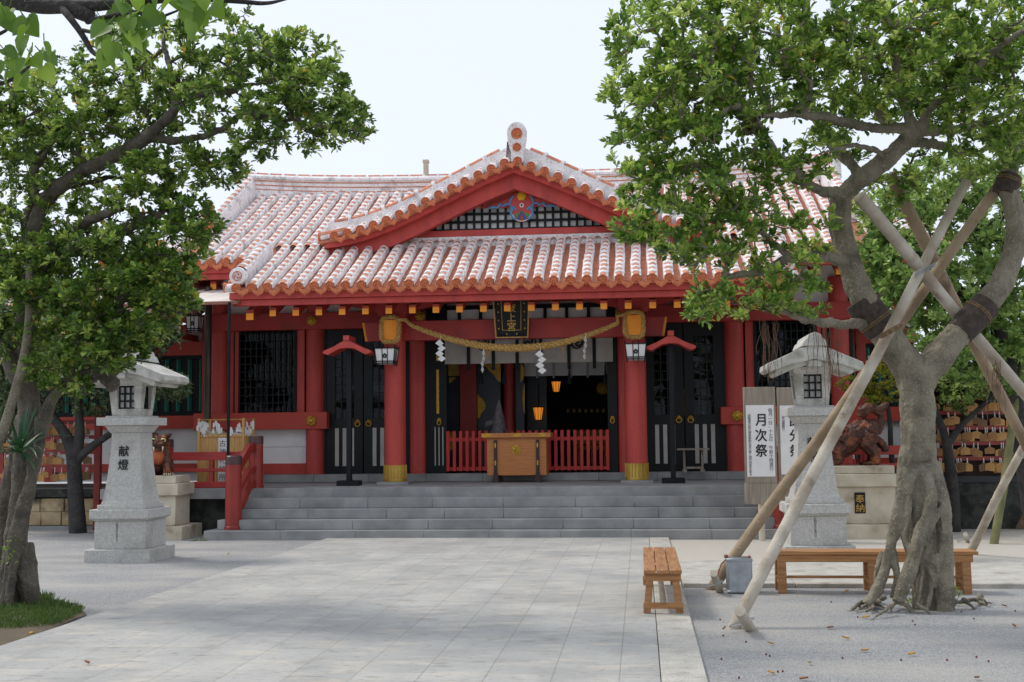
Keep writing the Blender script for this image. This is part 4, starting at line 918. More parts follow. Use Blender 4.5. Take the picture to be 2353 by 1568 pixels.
# ================================================================ railings
def newel(g, c, x, y, z0, z1, r=.125):
    g.lathe([(r*1.12, 0), (r*1.12, .045), (r, .06), (r, z1-z0-.15)], (x, y, z0), 26); c.lathe([(r*1.03, z1-z0-.148), (r*1.03, z1-z0-.02), (r*.9, z1-z0), (.001, z1-z0+.002)], (x, y, z0), 26)
capm = pm('post_cap', srgb(86,56,56), .4, srgb(70,46,48), 4)
def railing(sgn, lab):
    X = lambda x: x if sgn < 0 else sx(x)
    t = thing('railing', lab, 'railing', (X(-6.77), 20.0, .15), 'red railings beside the steps')
    nw = [(-6.765, 19.86, .152, 1.375), (-6.68, 20.78, PZ, 1.70), (-8.33, 20.85, PZ, 1.66)]
    for x, y, z0, z1 in nw:
        g, c = MB(), MB(); newel(g, c, X(x), y, z0, z1, .135 if z0 < .5 else .125); o = B('newel_post', g, red_rail, t); B('post_cap', c, capm, o)
    for za, zb, h in ((1.10, 1.53, .15), (.72, 1.15, .09), (.33, .90, .13)):
        g = MB(); g.beam((X(-6.765), 19.95, za), (X(-6.69), 20.45, zb-.03), .10, h); g.beam((X(-6.69), 20.44, zb-.04), (X(-6.68), 20.72, zb-.02), .098, h); B('sloping_rail', g, red_rail, t, bevel=.006)
    for z0, z1 in ((1.28, 1.43), (1.08, 1.14), (.80, .91)):
        g = MB(); g.box(min(X(-6.8), X(-9.35)), max(X(-6.8), X(-9.35)), 20.8, 20.9, z0+.003, z1); B('level_rail', g, red_dark, t, bevel=.006)
    for i, x in enumerate((-7.5, -9.28)):
        g = MB(); g.box(X(x)-.04, X(x)+.04, 20.81, 20.89, .91, 1.28); B('strut', g, red_dark, t)
railing(-1, 'red railing by the steps with dark capped posts, near talisman box'); railing(1, 'red railing by the steps partly hidden by the signboards')
# white canopy
cn = thing('sheet_canopy', 'white sheet canopy on thin poles at the left end of the hall', 'canopy', (-8.5, 20.9, PZ))
g = MB(); A0, A1 = (20.78, 4.075), (23.2, 4.66); n = 60; xs_ = np.linspace(-11.2, -7.02, n)
g.grid([[(x, Y, z+.008*math.sin(i*1.9)) for Y, z in (A0, (21.6, 4.275), (22.4, 4.47), A1)] for i, x in enumerate(xs_)]); g.grid([[(x, Y, z-.02) for Y, z in (A0, A1)] for x in xs_]); B('sheet', g, canopy_m, cn)
rb = pm('rust_angle', srgb(150,96,78), .6)
g = MB(); g.box(-11.2, -7.02, 20.74, 20.775, 4.02, 4.075); g.beam((-7.03, 20.79, 4.045), (-7.03, 23.2, 4.63), .03, .05); B('edge_frame', g, rb, cn)
for x in (-7.16, -11.0):
    g = MB(); g.cyl((x, 20.72, PZ), (x, 20.72, 4.05), .026, n=10); B('pole', g, blackmat, cn)
# talisman box
tb = thing('talisman_box', 'pale wooden box heaped with old talismans behind the red railing', 'box', (-7.45, 21.6, PZ))
x0, x1, y0, y1 = at(458, 1000, 21.4)[0], at(560, 1000, 21.4)[0], 21.4, 21.95; ztop = at(500, 1003, 21.4)[2]; zr = at(500, 962, 21.4)[2]
g = MB()
w = (x1-x0)/5
for i in range(5): g.box(x0+w*i+.002, x0+w*(i+1)-.002, y0, y0+.03, PZ+.02, ztop-.01)
g.box(x0, x0+.03, y0+.03, y1, PZ+.02, ztop); g.box(x1-.03, x1, y0+.03, y1, PZ+.02, ztop); g.box(x0, x1, y1-.03, y1, PZ+.02, ztop); g.box(x0+.03, x1-.03, y0+.03, y1-.03, ztop-.15, ztop-.1); B('body', g, palewood, tb, bevel=.003)
g = MB(); g.box(x0-.01, x1+.01, y0-.02, y0+.03, ztop-.01, ztop+.03); B('rim', g, palewood, tb)
for x, y in ((x0, y0-.01), (x1, y0-.01), (x0, y1), (x1, y1)): g = MB(); g.box(x-.022, x+.022, y-.022, y+.022, PZ, zr); B('corner_post', g, palewood, tb)
g = MB()
for y in (y0-.01, y1): g.cyl((x0-.03, y, zr-.02), (x1+.03, y, zr-.02), .009, n=6)
for x in (x0, x1): g.cyl((x, y0, zr-.02), (x, y1, zr-.02), .009, n=6)
B('cord', g, rope_m, tb)
xm = x0+(x1-x0)*.53; g = MB(); g.box(xm-.08, xm+.08, y0-.006, y0-.001, PZ+.05, ztop-.03); lb = B('paper_label', g, paper, tb)
g = MB(); column_text(g, '古神札納所', (xm, y0-.009, ztop-.05), .13, .152); B('lettering', g, ink, lb, smooth=0)
rr = random.Random(8)
for i, (px, py, w_, h_, ty) in enumerate(((500, 985, 34, 28, 0), (545, 985, 24, 20, 0), (585, 985, 18, 18, 0))):
    pass
bags = [(x0+.22, 1.0, .17, .20, 'crumpled cream paper bag heaped in the talisman box'), (x0+.45, .9, .12, .16, 'brown paper packet in the middle of the talisman box'), (x0+.62, .8, .13, .13, 'tan folded packet under the cord of the talisman box'), (x1-.13, .8, .12, .14, 'white plastic bag at the box corner near the newel post')]
bagm = [pm('cream_bag', srgb(226,214,184), .8, bump=.4, bscale=14), pm('tan_packet', srgb(192,166,120), .8, bump=.3, bscale=14), pm('tan_packet_b', srgb(204,178,130), .8, bump=.3, bscale=14), pm('plastic_bag', srgb(226,226,226), .4, bump=.5, bscale=14)]
for (x, q, w_, h_, lab), m_ in zip(bags, bagm):
    g = MB(); z0 = ztop-.1; P = [(-w_, 0), (w_, 0), (w_*.9, h_*.8), (w_*.3, h_), (-w_*.2, h_*.9), (-w_*.8, h_*1.15)]
    g.prism([(a+rr.uniform(-.02,.02), b_+rr.uniform(-.01,.03)) for a, b_ in P], (x, y0+.1, z0), (1,0,0), (0,0,1), (0,1,0), .22); solo('paper_bag', g, m_, lab, 'bag', (x, y0+.2, z0), 'packets in the talisman box', bevel=.03, seg=3)
for i, x in enumerate((x0+.0, x0+.08, x0+.14, x0+.3, x0+.36, x0+.56, x0+.74, x1-.02, x1+.0, x1)):
    y = y0-.02 if i < 7 else y0+.12*(i-6); g = MB(); h_ = rr.uniform(.18, .32)
    for k in range(7):
        o = V3((x+rr.uniform(-.05,.05), y-.012*k*.4, zr-.03-rr.uniform(0, h_*.7))); g.prism([(0, 0), (.03, -.02), (.035, -.10), (-.005, -.085)], o, nrm((1, rr.uniform(-.6,.6), rr.uniform(-.4,.4))), (0,0,1), (0,-1,0), .003)
    solo('paper_knot', g, paper, 'white fortune paper knotted on the cord of the talisman box', 'paper knot', (x, y, zr-.03), 'fortune papers tied along the cord', smooth=0)
# ================================================================ stone lanterns
def stone_lantern(cx, cy, k, lab, chars, small):
    """square granite lantern; k scales to height"""
    t = thing('stone_lantern', lab, 'stone lantern', (cx, cy, 0), 'pair of granite lanterns')
    def bx(g, h, z0, z1, h2=None): h2 = h2 or h; g.frus(cx-h, cx+h, cy-h, cy+h, z0, cx-h2, cx+h2, cy-h2, cy+h2, z1)
    g = MB(); bx(g, .46, -.05, .175); B('plinth', g, granite, t, bevel=.008)
    g = MB(); bx(g, .36, .176, .55); bl = B('lower_block', g, granite, t, bevel=.005)
    g = MB(); bx(g, .36, .551, .585, .415); bx(g, .415, .586, .71); bx(g, .34, .711, .77); B('cushion', g, granite, t, bevel=.006)
    g = MB(); prof = [(.305, .772), (.285, .83), (.258, 1.0), (.228, 1.3), (.205, 1.6), (.205, 1.75)]
    for (a, z0), (b_, z1) in zip(prof, prof[1:]): bx(g, a, z0, z1, b_)
    sh = B('shaft', g, granite, t, smooth=20)
    g = MB(); bx(g, .22, 1.752, 1.85, .28); bx(g, .36, 1.852, 1.96); bx(g, .27, 1.961, 1.985); B('upper_slab', g, granite, t, bevel=.006)
    # fire box: open frame
    z0, z1 = 1.987, 2.50; h0, h1 = .205, .255; wz0, wz1 = 2.08, 2.40; ch = MB()
    hz = lambda z: h0+(h1-h0)*(z-z0)/(z1-z0)
    for za, zb in ((z0, wz0), (wz1, z1)): ch.frus(cx-hz(za), cx+hz(za), cy-hz(za), cy+hz(za), za, cx-hz(zb), cx+hz(zb), cy-hz(zb), cy+hz(zb), zb)
    o_ = .12
    for sx_ in (-1, 1):
        for sy_ in (-1, 1):
            A = [sorted((cx+sx_*o_, cx+sx_*hz(z))) + sorted((cy+sy_*o_, cy+sy_*hz(z))) for z in (wz0+.001, wz1-.001)]
            ch.frus(*A[0], wz0+.001, *A[1], wz1-.001)
    cb = B('fire_box', ch, granite_w, t, bevel=.004)
    for ax in range(4):
        c_, s_ = (0, 1, 0, -1)[ax], (-1, 0, 1, 0)[ax]; rx, ry = -s_, c_; g = MB(); d = .165
        q0 = V3((cx+c_*d, cy+s_*d, 0)); R_ = V3((rx, ry, 0))
        for i in range(4): a = -.12+.08*i; g.beam(q0+R_*a+V3((0,0,wz0)), q0+R_*a+V3((0,0,wz1)), .022, .022, up=(c_, s_, 0))
        for i in range(4): z = wz0+.01+(wz1-wz0-.02)*i/3; g.beam(q0+R_*-.13+V3((0,0,z)), q0+R_*.13+V3((0,0,z)), .02, .024)
        w = B('window_grid', g, blackmat, cb); g = MB(); q1 = V3((cx+c_*(d-.03), cy+s_*(d-.03), 0)); g.add([q1+R_*-.13+V3((0,0,wz0)), q1+R_*.13+V3((0,0,wz0)), q1+R_*.13+V3((0,0,wz1)), q1+R_*-.13+V3((0,0,wz1))], [(0,1,2,3)]); B('window_paper', g, paper, w)
    # gabled roof with upswept eaves: ridge runs front to back
    pr = [(-.63, 2.46), (-.58, 2.43), (-.30, 2.525), (0, 2.585), (.30, 2.525), (.58, 2.43), (.63, 2.46), (.62, 2.535), (.40, 2.63), (.20, 2.72), (.0, 2.78), (-.20, 2.72), (-.40, 2.63), (-.62, 2.535)]
    g = MB(); g.prism([(a, z) for a, z in pr], (cx, cy+.50, 0), (1,0,0), (0,0,1), (0,-1,0), 1.0); g.prism([(a*.8, z-.05) for a, z in pr], (cx, cy+.44, -.0), (1,0,0), (0,0,1), (0,-1,0), .88); B('roof', g, granite_w, t, bevel=.008, smooth=25)
    g = MB(); g.prism([(-.165, 0), (.165, 0), (.13, .08), (.10, .10), (.08, .15), (0, .18), (-.08, .15), (-.10, .10), (-.13, .08)], (cx, cy+.54, 2.755), (1,0,0), (0,0,1), (0,-1,0), 1.08); g.box(cx-.09, cx+.09, cy-.47, cy+.4, 2.49, 2.575); B('roof_ridge', g, granite_w, t, bevel=.006)
    g = MB()
    for i, chx in enumerate(chars): write(g, chx, (cx-.02, cy-.219-.0142*i-.004, 1.50-.185*i), .155, bold=.018, r=(1,0,0), u=nrm((0,.077,1)))
    B('lettering', g, ink, sh, smooth=0)
    g = MB(); column_text(g, small, (cx-.04, cy-.3615, .53), .045, .034, sx=.9); B('small_lettering', g, ink, bl, smooth=0)
    t.scale = (1, 1, k)
    return t
la = stone_lantern(-7.06, 16.43, 1.0, 'granite lantern by the leaning tree, its roof half under leaves', '献燈', '昭和五十年吉日')
lb = stone_lantern(2.30, 16.86, 1.015, 'granite lantern behind the two crossed support poles', '献燈', '昭和五十年吉日')
# ================================================================ lion dog pedestals
def pedestal(x0, x1, y0, y1, z1, lab, plaque):
    t = thing('pedestal', lab, 'pedestal', ((x0+x1)/2, (y0+y1)/2, 0), 'stone pedestals under the lion dogs')
    g = MB(); g.box(x0-.13, x1+.17, y0-.15, y1+.15, -.05, .22); B('base', g, limestone, t, bevel=.012)
    g = MB(); g.box(x0, x1, y0, y1, .222, z1-.33); bd = B('body', g, limestone, t, bevel=.008)
    g = MB(); g.box(x0-.06, x1+.06, y0-.06, y1+.06, z1-.328, z1-.13); B('cornice', g, limestone, t, bevel=.01)
    g = MB(); g.box(x0+.0, x1-.0, y0, y1, z1-.128, z1); B('top_slab', g, limestone, t, bevel=.01)
    if plaque:
        a, b_ = at(1963, 1132, y0), at(1989, 1180, y0); g = MB(); g.box(a[0], b_[0], y0-.012, y0-.001, b_[2], a[2]); pl = B('plaque', g, black, t)
        g = MB(); m_ = (a[0]+b_[0])/2; column_text(g, '奉納', (m_, y0-.016, a[2]-.03), .145, .14); B('lettering', g, goldp, pl, smooth=0)
    return z1
zl = pedestal(-8.6, -7.72, 19.75, 20.4, 1.05, 'pale stone pedestal carrying the lion dog that faces forward', False)
zr_ = pedestal(3.02, 3.95, 19.75, 20.4, 1.13, 'cracked stone pedestal with a black gold lettered plaque', True)
def lion_left():
    c = V3((-8.17, 20.05, zl-.01)); b = MB(); E = lambda x, y, z, r, rot=None: b.ell(c+V3((x, y, z)), r, 14, 10, rot)
    E(0, .12, .26, (.19, .24, .24)); E(0, -.02, .33, (.165, .15, .20)); E(0, .0, .43, (.18, .17, .12)); E(.0, .30, .14, (.22, .16, .14))
    E(0, -.05, .555, (.165, .16, .125)); E(0, -.19, .52, (.10, .09, .055)); E(0, -.16, .455, (.09, .08, .035)); E(0, -.20, .595, (.125, .05, .03))
    for s in (-1, 1):
        b.tube([c+V3((s*.13, -.02, .40)), c+V3((s*.16, -.10, .22)), c+V3((s*.15, -.14, .04))], [.085, .07, .065], 10); E(s*.15, -.18, .035, (.075, .10, .045))
        E(s*.20, .10, .14, (.09, .16, .15)); E(s*.20, -.06, .035, (.07, .11, .04)); E(s*.10, -.16, .655, (.05, .06, .035)); E(s*.055, -.255, .545, (.035, .03, .03))
        b.tube([c+V3((s*.11, -.02, .65)), c+V3((s*.19, -.02, .685)), c+V3((s*.25, -.03, .715))], [.05, .04, .008], 8)
        for k in range(4): E(s*(.14+.02*(k % 2)), .02+.03*k, .62-.07*k, (.055, .055, .045))
    b.tube([c+V3((0, .36, .15)), c+V3((0, .44, .4)), c+V3((0, .36, .62)), c+V3((0,.40,.72))], [.07, .08, .10, .03], 9)
    m = rough(remesh(b, .011, 1), (.014, 20, 20), (.008, 45, 45)); t = thing('lion_dog', 'glazed lion dog facing forward with bulging eyes and white fangs', 'statue', c, 'pair of lion dog statues'); B('body', m, shisa_m, t, smooth=60)
    oc = pm('orange_belly', srgb(186,96,48), .45, srgb(150,70,36), 8, .3, 40); g = MB(); g.ell(c+V3((0, -.135, .34)), (.11, .055, .15)); B('belly', g, oc, t)
    for s in (-1, 1):
        g = MB(); g.ell(c+V3((s*.085, -.195, .605)), (.045, .035, .04)); e = B('eye', g, eye_y, t); g = MB(); g.ell(c+V3((s*.085-.0, -.228, .602)), (.018, .01, .02), 8, 6); B('pupil', g, ink, e)
        g = MB(); g.cyl(c+V3((s*.075, -.235, .495)), c+V3((s*.07, -.25, .425)), .02, .004, 8); B('fang', g, bone, t)
        g = MB()
        for q in (-.05, -.015, .02, .05): g.ell(c+V3((s*.15+q, -.275+abs(q)*.4, .03)), (.014, .035, .02), 7, 5)
        for q in (-.04, 0, .04): g.ell(c+V3((s*.20+q+.01*s, -.16, .03)), (.014, .035, .02), 7, 5)
        B('claws', g, bone, t)
        g = MB(); g.ell(c+V3((s*.025, -.283, .525)), (.014, .01, .012), 8, 5); B('nostril', g, ink, t)
    t.rotation_euler = (0, 0, math.radians(26))
lion_left()
def lion_right():
    c = V3((3.42, 20.05, zr_-.01)); b = MB(); E = lambda x, y, z, r, rot=None: b.ell(c+V3((x, y, z)), r, 14, 10, rot)
    # body in profile facing left (-X), chest low, rump high
    b.tube([c+V3(p) for p in ((-.22, 0, .34), (-.08, 0, .45), (.10, .0, .56), (.24, 0, .56), (.32, 0, .48))], [.20, .21, .20, .20, .14], 14)
    E(-.30, 0, .36, (.16, .17, .20)); E(-.20, 0, .28, (.16, .16, .14))
    E(-.42, -.03, .49, (.19, .18, .17)); E(-.40, 0, .60, (.14, .16, .09)); E(-.57, -.04, .46, (.09, .10, .06)); E(-.54, -.04, .38, (.08, .09, .035)); E(-.30, 0, .55, (.14, .17, .13))
    for s in (-1, 1):
        y = s*.12
        b.tube([c+V3((-.26, y, .34)), c+V3((-.32, y*1.1, .2)), c+V3((-.30, y*1.1, .04))], [.13, .11, .085], 10); E(-.38, y*1.1, .04, (.12, .075, .045))
        b.tube([c+V3((.24, y, .50)), c+V3((.16, y, .34)), c+V3((.29, y, .18)), c+V3((.25, y, .03))], [.16, .14, .085, .075], 10); E(.19, y, .035, (.11, .065, .045))
        E(-.47, y*.7-.03, .565, (.05, .05, .035)); b.tube([c+V3((-.36, y*.8, .58)), c+V3((-.28, y*1.1, .63)), c+V3((-.22, y*1.2, .62))], [.05, .045, .01], 8)
        for k in range(5): E(-.24+.05*k, y*1.0, .62-.03*k, (.06, .05, .055))
    b.tube([c+V3(p) for p in ((.34, 0, .52), (.40, 0, .66), (.42, 0, .80), (.34, 0, .89), (.20, 0, .92), (.12, 0, .86), (.08, 0, .78))], [.07, .065, .06, .07, .09, .10, .06], 10)
    b.tube([c+V3(p) for p in ((.34, 0, .88), (.46, 0, .93), (.54, 0, .99))], [.07, .06, .015], 9)
    for k in range(4): E(.36+.03*k, 0, .40-.08*k*.5, (.06, .08, .07))
    m = rough(remesh(b, .011, 1), (.022, 16, 16), (.010, 40, 40)); t = thing('lion_dog', 'mottled red lion dog in profile with its curled tail raised', 'statue', c, 'pair of lion dog statues'); B('body', m, shisa_m, t, smooth=60)
    for s in (-1, 1):
        g = MB(); g.ell(c+V3((-.525, s*.09-.03, .535)), (.03, .03, .03)); e = B('eye', g, eye_y, t); g = MB(); g.ell(c+V3((-.545, s*.105-.03, .535)), (.014, .012, .014), 8, 6); B('pupil', g, ink, e)
        g = MB(); g.cyl(c+V3((-.58, s*.06-.03, .43)), c+V3((-.585, s*.06-.03, .37)), .018, .004, 8); B('fang', g, bone, t)
        g = MB()
        for q in (-.04, 0, .04): g.ell(c+V3((-.49, s*.13+q, .03)), (.035, .014, .02), 7, 5)
        B('claws', g, bone, t)
lion_right()
# ================================================================ signboards
def signboard(xc, w, Y, zt, zb, lab, big, small_r, small_l, bx_off=0):
    t = thing('signboard', lab, 'signboard', (xc, Y, 0), 'white festival signboards')
    g = MB(); g.box(xc-w/2, xc+w/2, Y, Y+.05, zb+.32, zt); B('board', g, greywood, t, bevel=.004)
    g = MB(); g.box(xc-w/2-.01, xc+w/2+.01, Y-.012, Y+.06, zb, zb+.318); B('lower_board', g, greywood, t, bevel=.004)
    g = MB(); g.cyl((xc, Y+.1, -.05), (xc, Y+.1, zb+.4), .05, n=10); B('post', g, limestone, t)
    a, b_ = xc-w/2+.035, xc+w/2-.03; pz1, pz0 = zt-.28, zb+.42; g = MB(); g.box(a, b_, Y-.006, Y-.001, pz0, pz1); s = B('paper_sheet', g, paper, t)
    H = pz1-pz0; g = MB()
    for i, chx in enumerate(big): write(g, chx, (xc-.0+.012, Y-.009, pz1-.23-.235*i), .205, bold=.018, sx=.92)
    column_text(g, small_r, (b_-.055, Y-.009, pz1-.05), .07, .064); column_text(g, small_l, (a+.05, Y-.009, pz1-.14), .052, .043)
    B('lettering', g, ink, s, smooth=0)
signboard(1.835, .49, 19.2, 2.37, .57, 'white festival signboard standing left of the granite lantern, fully readable', '月次祭', '毎月一日、十七日　午前十時斎行', '崇敬者の祖の神恩奉謝大室の華と国の弥栄を祈る')
signboard(2.36, .50, 19.24, 2.36, .60, 'white festival signboard half hidden behind the granite lantern', '節分祭', '二月三日', '春の祖霊祭り')
# ================================================================ benches, can
def bench_long(p0, p1, w, h, lab, boards_along, stretch_lab=None):
    pass
sb = thing('bench', 'short plank bench standing end on beside the paved path', 'bench', (.19, 12.4, .037), 'orange wood benches')
bx0, bx1, by0, by1, h, zf = -.0, .35, 11.22, 13.5, .43, .037
for i in range(3):
    a = bx0+(bx1-bx0)/3*i; g = MB(); g.box(a+.004, a+(bx1-bx0)/3-.004, by0, by1, h-.035, h); B('seat_board', g, wood_y, sb, bevel=.004)
for y in (by0+.06, by1-.12):
    g = MB(); g.box(bx0+.01, bx1-.01, y, y+.05, h-.105, h-.037); B('apron', g, wood_x, sb, bevel=.003)
    for s, x in ((-1, bx0+.045), (1, bx1-.045)): g = MB(); g.beam((x+s*.018, y+.02, zf), (x-s*.012, y+.02, h-.105), .065, .055, up=(0,1,0)); B('leg', g, wood, sb, bevel=.003)
    g = MB(); g.box(bx0-.005, bx1+.005, y-.018, y-.001, .08, .135); B('cross_rail', g, wood_x, sb, bevel=.003)
g = MB(); g.box((bx0+bx1)/2-.028, (bx0+bx1)/2+.028, by0+.02, by1-.07, .136, .165); B('stretcher', g, greywood, sb, bevel=.003)
for y in (by0+.75, by0+1.5): g = MB(); g.box(bx0+.03, bx1-.03, y, y+.05, h-.09, h-.037); B('batten', g, wood_x, sb)
ln = thing('bench', 'long plank bench behind the fig trunk, seen side on', 'bench', (2.35, 13.2, 0), 'orange wood benches')
lx0, lx1, ly0, ly1, h, zf = 1.33, 3.40, 12.98, 13.32, .43, 0
for i in range(3):
    a = ly0+(ly1-ly0)/3*i; g = MB(); g.box(lx0, lx1, a+.004, a+(ly1-ly0)/3-.004, h-.035, h); B('seat_board', g, wood_x, ln, bevel=.004)
g = MB(); g.box(lx0+.05, lx1-.05, ly0+.02, ly0+.05, h-.11, h-.037); B('apron', g, wood_x, ln, bevel=.003)
for x in (lx0+.10, (lx0+lx1)/2-.02, lx1-.12):
    for s, y in ((-1, ly0+.04), (1, ly1-.04)): g = MB(); g.beam((x, y+s*.02, zf), (x, y, h-.11), .085, .06, up=(0,1,0)); B('leg', g, wood, ln, bevel=.003)
    g = MB(); g.box(x-.03, x+.03, ly0+.03, ly1-.02, .09, .14); B('cross_rail', g, wood_y, ln, bevel=.003)
g = MB(); g.box(lx0+.05, lx1-.07, (ly0+ly1)/2-.03, (ly0+ly1)/2+.03, .141, .165); B('stretcher', g, wood_x, ln, bevel=.003)
cn_ = thing('metal_can', 'square galvanised can with wire handle between the support poles', 'can', (1.06, 13.05, 0))
a, b_ = at(1672, 1366, 12.95), at(1728, 1283, 12.95); g = MB(); g.box(a[0], b_[0], 12.93, 13.19, 0, .36); B('body', g, metal_g, cn_, bevel=.02, seg=3)
for z0, z1 in ((.335, .362), (.02, .035)): g = MB(); g.box(a[0]-.004, b_[0]+.004, 12.926, 13.194, z0, z1); B('rim', g, metal_g, cn_, bevel=.004)
g = MB(); g.tube([(a[0]+.01, 13.06, .35), (a[0]-.05, 13.05, .30), (a[0]-.08, 13.05, .22), (a[0]-.09, 13.05, .14)], .007, 6); g.ell((a[0], 13.06, .375), (.025,.02,.02)); g.ell((b_[0]-.02, 13.06, .37), (.02,.02,.015)); B('handle', g, rb, cn_)
# ================================================================ ema plaques racks
ema_lab = {}
def rack(xa, xb, Y, zs, posts, z0, lab, ground_z, grp, emalab, dens, seed, roofed=False):
    t = thing('plaque_rack', lab, 'rack', ((xa+xb)/2, Y, ground_z), 'red racks for wooden prayer plaques')
    for x in posts: g = MB(); g.box(x-.06, x+.06, Y-.05, Y+.05, ground_z, zs[-1]+.32); B('post', g, red_rail, t, bevel=.005)
    for z in zs: g = MB(); g.box(xa, xb, Y-.02, Y+.02, z, z+.07); B('rail', g, red_rail, t)
    if roofed:
        g = MB(); g.box(xa-.05, xb+.05, Y+.10, Y+.14, .9, zs[-1]+.3); B('back_panel', g, pm('rack_back', srgb(58,40,34), .8), t)
        g = MB(); g.prism([(-.35, 0), (.45, .12), (.45, .15), (-.35, .03)], (xa-.2, Y, zs[-1]+.33), (0,1,0), (0,0,1), (1,0,0), xb-xa+.4); B('roof', g, pm('rack_roof', srgb(170,186,190), .5), t)
    rr = random.Random(seed)
    for r_, z in enumerate(zs):
        x = xa+.08
        while x < xb-.1:
            if rr.random() < dens:
                stack = 1+int(rr.random()*2.6)
                for k in range(stack):
                    w, hh = rr.uniform(.15, .185), rr.uniform(.10, .13); tl = rr.uniform(-.14,.14); rz_ = rr.uniform(-.25,.25); zt = z-.035-rr.uniform(0,.06)
                    R_ = nrm((math.cos(tl), math.sin(rz_)*.5, math.sin(tl))); U_ = nrm((-math.sin(tl), -.10-.05*k, math.cos(tl))); n_ = nrm(np.cross(R_, U_)); n_ = n_ if n_[1] < 0 else -n_
                    o = V3((x+rr.uniform(-.05,.05), Y-.03-.02*k, zt)); g = MB(); g.prism([(-w/2, -hh), (w/2, -hh), (w/2, -.015), (0, .02), (-w/2, -.015)], o, R_, U_, n_, .012)
                    top = o+U_*.01; g.mi = 1; g.tube([top, (top[0]+.005, Y-.025, z+.04)], .004, 4); g.tube([top+V3((.012,0,0)), (top[0]+.012, Y-.025, z+.04)], .004, 4)
                    kk = rr.choices((0, 1, 2), (5, 4, 2))[0]
                    solo('prayer_plaque', g, [ema_wood[kk], paper], emalab, 'prayer plaque', o, grp, smooth=0)
            x += rr.uniform(.13, .2)
    return t
rack(-11.95, -10.0, 21.8, [1.12, 1.40, 1.68, 1.96], (-10.02, -11.9), 0, 'red plaque rack above the low block wall on the left', .0, 'wooden prayer plaques on the left rack', 'small wooden prayer plaque hanging on the left rack above the block wall', .97, 11)
rack(4.95, 7.2, 21.5, [1.16, 1.42, 1.68, 1.94, 2.18], (4.9, 7.25), 0, 'crowded red plaque rack behind the tree prop poles', 0, 'wooden prayer plaques on the right rack', 'small wooden prayer plaque in the crowded rack behind the prop poles', 1.0, 21, True)
wl = thing('low_wall', 'low block wall with dark coping under the left plaque rack', 'wall', (-11, 22, 0)); g = MB(); rr = random.Random(4)
stonem = pm('wall_blocks', srgb(196,178,142), .85, srgb(160,138,102), 3, .4, 40, stain=srgb(70,62,50), stain_s=2.4, stain_lo=.58, stain_hi=.74, coord='World')
for r_, (z0, z1) in enumerate(((.08, .33), (.332, .58))):
    x = -14+.3*r_
    while x < -9.6: w = rr.uniform(.35, .6); g.box(x+.004, x+w-.004, 21.93+rr.uniform(-.01,.01), 22.3, z0, z1); x += w
B('block_face', g, stonem, wl, bevel=.012); g = MB(); g.box(-14, -9.55, 21.86, 22.35, .60, .76); g.box(-14, -9.55, 21.98, 22.3, 0, .6); B('coping', g, roughwall, wl, bevel=.01); g = MB(); g.box(-14, -9.6, 21.8, 21.95, -.02, .075); B('footing', g, stepstone, wl)
wl = thing('low_wall', 'dark low wall under the crowded plaque rack on the right', 'wall', (6, 21, 0)); g = MB(); g.box(4.86, 12, 21.56, 21.7, -.02, .78); B('wall_face', g, roughwall, wl); g = MB(); g.box(4.86, 12, 21.54, 21.72, .782, .90); B('coping', g, pm('dark_coping', srgb(60,62,66), .8), wl, bevel=.008)
# ================================================================ trees
def leafmat(name, c1, c2, c3, yellow, trans=.35, rough=.38):
    """colours differ leaf by leaf (attribute), with a back-lit translucent share"""
    m = bpy.data.materials.new(name); m.use_nodes = True; T = m.node_tree; N, Lk = T.nodes, T.links; b = N['Principled BSDF']
    a = N.new('ShaderNodeAttribute'); a.attribute_name = 'leaf'; r = N.new('ShaderNodeValToRGB'); e = r.color_ramp.elements
    e[0].position = 0; e[0].color = (*c1, 1); e[1].position = .5; e[1].color = (*c2, 1)
    for p, c in ((.93, c3), (.965, c3), (.975, yellow), (1.0, yellow)):
        q = e.new(p); q.color = (*c, 1)
    Lk.new(a.outputs['Fac'], r.inputs[0]); Lk.new(r.outputs[0], b.inputs['Base Color'])
    b.inputs['Roughness'].default_value = rough; b.inputs['Specular IOR Level'].default_value = .5
    tl = N.new('ShaderNodeBsdfTranslucent'); hs = N.new('ShaderNodeHueSaturation'); hs.inputs['Value'].default_value = 1.7; hs.inputs['Hue'].default_value = .48; Lk.new(r.outputs[0], hs.inputs['Color']); Lk.new(hs.outputs[0], tl.inputs[0])
    mx = N.new('ShaderNodeMixShader'); mx.inputs[0].default_value = trans; Lk.new(b.outputs[0], mx.inputs[1]); Lk.new(tl.outputs[0], mx.inputs[2]); Lk.new(mx.outputs[0], N['Material Output'].inputs[0]); return m
def barkmat(name, c1, c2, lich, dk):
    m = pm(name, c1, .88, c2, 5, .9, 28, stain=dk, stain_s=3.5, stain_lo=.55, stain_hi=.75, speck=lich, speck_s=60); return m
bark = barkmat('fig_bark', srgb(138,130,112), srgb(104,97,82), srgb(148,141,125), srgb(78,71,58))
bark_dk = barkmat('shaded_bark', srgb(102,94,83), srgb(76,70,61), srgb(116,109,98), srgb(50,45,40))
bark_bg = barkmat('dark_bark', srgb(64,60,58), srgb(46,44,44), srgb(84,80,76), srgb(30,28,28))
LM = leafmat('fig_leaf', srgb(64,98,38), srgb(116,151,62), srgb(190,208,114), srgb(214,180,66), .43, .3)
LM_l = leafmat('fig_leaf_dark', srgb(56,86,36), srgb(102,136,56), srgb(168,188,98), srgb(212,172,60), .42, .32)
LM_bg = leafmat('bush_leaf', srgb(84,116,58), srgb(130,162,86), srgb(182,202,130), srgb(190,192,100), .38, .36)
LM_gl = leafmat('glossy_leaf', srgb(60,80,50), srgb(94,114,74), srgb(160,172,130), srgb(170,176,130), .22, .3)
